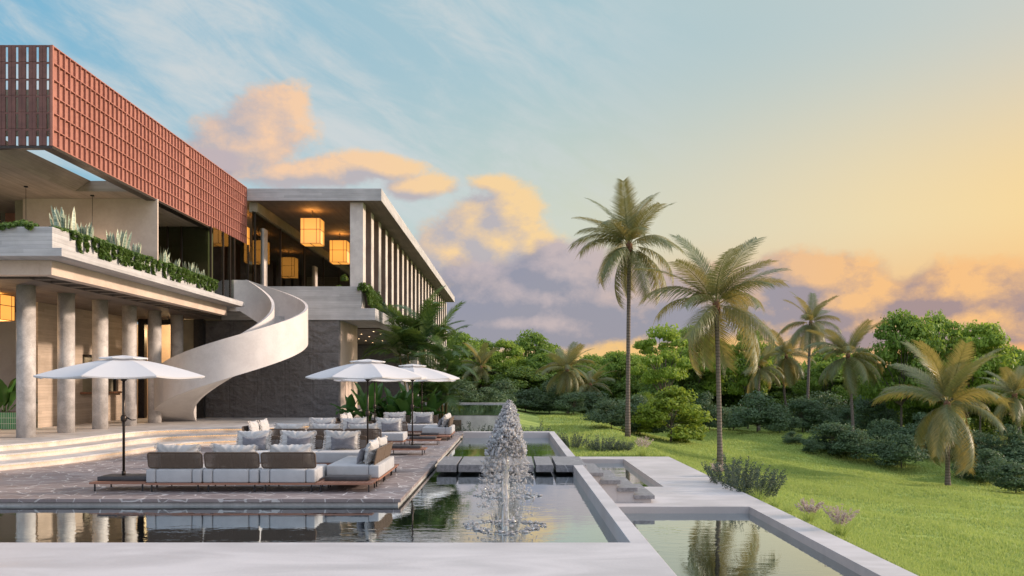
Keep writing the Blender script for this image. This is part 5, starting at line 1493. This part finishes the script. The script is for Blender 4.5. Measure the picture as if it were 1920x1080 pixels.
areca(-4.3, 37.6, 0.2, 6.6, 'tall areca palm with arching fronds in front of the villa corner', 7, 3, 0.75, 1.1)
areca(-2.95, 36.0 - 0.25, 0.25, 4.0, 'slim areca palm at the end of the bed, beside the raised pool', 4, 21, 0.4, 0.85)
areca(-3.5, 35.6, 0.3, 2.6, 'shorter areca palm filling the foot of the tall one', 4, 8, 0.5, 0.75)
def big_leaf(L, w, seed, mat='banana_leaf', bend=0.5):
    V = []; Fq = []; n = 16; r = np.random.default_rng(seed)
    stalk = 0.35
    p = np.zeros(3); ang = 1.25
    for k in range(n + 1):
        t = k / n
        a = ang - bend * t ** 1.6 * 1.7
        if k: p = p + np.array([math.cos(a), 0, math.sin(a)]) * L / n
        u = max(0, (t - stalk * .8) / (1 - stalk * .8))
        wd = 0.018 if u <= 0 else w * 0.5 * (math.sin(PI * min(1, u ** 0.75 * 0.97 + 0.03))) ** 0.8 + 0.006
        upv = np.array([-math.sin(a), 0, math.cos(a)])
        wav = 0.025 * math.sin(t * 23 + seed)
        V += [p + np.array([0, -wd, 0]) + upv * (wd * 0.45 + wav), p + np.array([0, -wd * .5, 0]) + upv * wd * .12, p, p + np.array([0, wd * .5, 0]) + upv * wd * .12, p + np.array([0, wd, 0]) + upv * (wd * 0.45 - wav)]
    for k in range(n):
        for q in range(4): Fq.append((k * 5 + q, k * 5 + q + 1, k * 5 + q + 6, k * 5 + q + 5))
    return np_mesh('leaf', np.array(V), np.array(Fq), mat, True)
bl = [big_leaf(1.5, 0.42, 1, bend=0.25), big_leaf(1.35, 0.40, 2, bend=0.5), big_leaf(1.2, 0.36, 3, bend=0.8)]
def banana(x, y, z, s_, n_, label, seed, group='broad leaved plants behind the sofas'):
    r = random.Random(seed)
    t_ = empty('banana_plant', (x, y, z), label, 'banana plant', group)
    for k in range(n_):
        o = link('leaf', bl[min(2, int(3 * k / n_))], t_); a = k * 2.4 + r.random() * .6
        o.location = (math.cos(a) * 0.06, math.sin(a) * 0.06, 0); o.rotation_euler = Euler((R(r.uniform(-15, 15)), R(-12 + 38 * k / n_), a)); q = s_ * r.uniform(0.8, 1.1); o.scale = (q, q, q)
for i, (px, Y, s_, n_, lb) in enumerate([(655, 34.3, 0.85, 9, 'broad leaved plant leftmost in the bed, low against the concrete pier'), (690, 34.0, 1.25, 13, 'tallest broad leaved plant, left of the bed centre'), (735, 34.4, 1.1, 11, 'broad leaved plant behind the middle parasol pole'),
                                         (768, 34.2, 1.2, 12, 'broad leaved plant with upright leaves right of the bed centre'), (800, 34.6, 1.05, 10, 'broad leaved plant at the right end of the bed'), (712, 34.9, 0.8, 9, 'low glossy plant filling the middle of the bed')]):
    banana((px - 960) * Y / F, Y, 0.3, s_, n_, lb, 40 + i)
# green tiled planter in the colonnade
gp = empty('tiled_planter', (-17.2, 27.3, 0.452), 'low planter of green glazed tiles at the end of the colonnade wall', 'planter')
MB().box(-19.5, -15.95, 27.0, 27.6, 0.453, 1.0).build('tile_box', 'green_tile', gp, True)
MB().box(-19.4, -16.05, 27.1, 27.5, 1.002, 1.02).build('soil', 'soil', gp, True)
banana(-16.75, 27.3, 0.95, 1.0, 10, 'dark glossy plant growing from the green tiled planter', 77, None)
# small plant on the loggia ledge behind the parapet
o = link('potted_plant', make_crown(1.2, 1.0, 8, 900, 0.12, 'dark_leaf', 99, 0.1)[0]); o.location = (-7.45, 36.9, 5.25); o.scale = (0.8, 0.8, 1.3); tag(o, 'dark leafy plant behind the loggia parapet next to the pier', 'plant')
# pendant cords on the upper terrace
for (x, y, lb) in [(-14.7, 25.0, 'thin black pendant cord left of the first snake plants'), (-13.3, 26.2, 'thin black pendant cord behind the first snake plants')]:
    r_ = empty('pendant_cord', (x, y, 7.918), lb, 'pendant', 'pendant cords on the upper terrace')
    MB().cyl((0, 0, -1.95), (0, 0, 0), 0.008, n=6).build('cord', 'black_metal', r_); MB().cyl((0, 0, -0.035), (0, 0, -0.001), 0.06, n=14).build('ceiling_rose', 'black_metal', r_)
    MB().cyl((0, 0, -2.12), (0, 0, -1.95), 0.13, 0.10, n=18).build('lamp_shade', 'lantern_paper', r_)
    l = bpy.data.lights.new('terrace_fill', 'POINT'); l.energy = 12; l.color = (1.0, 0.72, 0.48); l.shadow_soft_size = 0.15  # unseen light added to brighten the upper terrace wall
    lo = bpy.data.objects.new('terrace_fill', l); COL.objects.link(lo); lo.parent = r_; lo.location = (0, 0, -1.72)
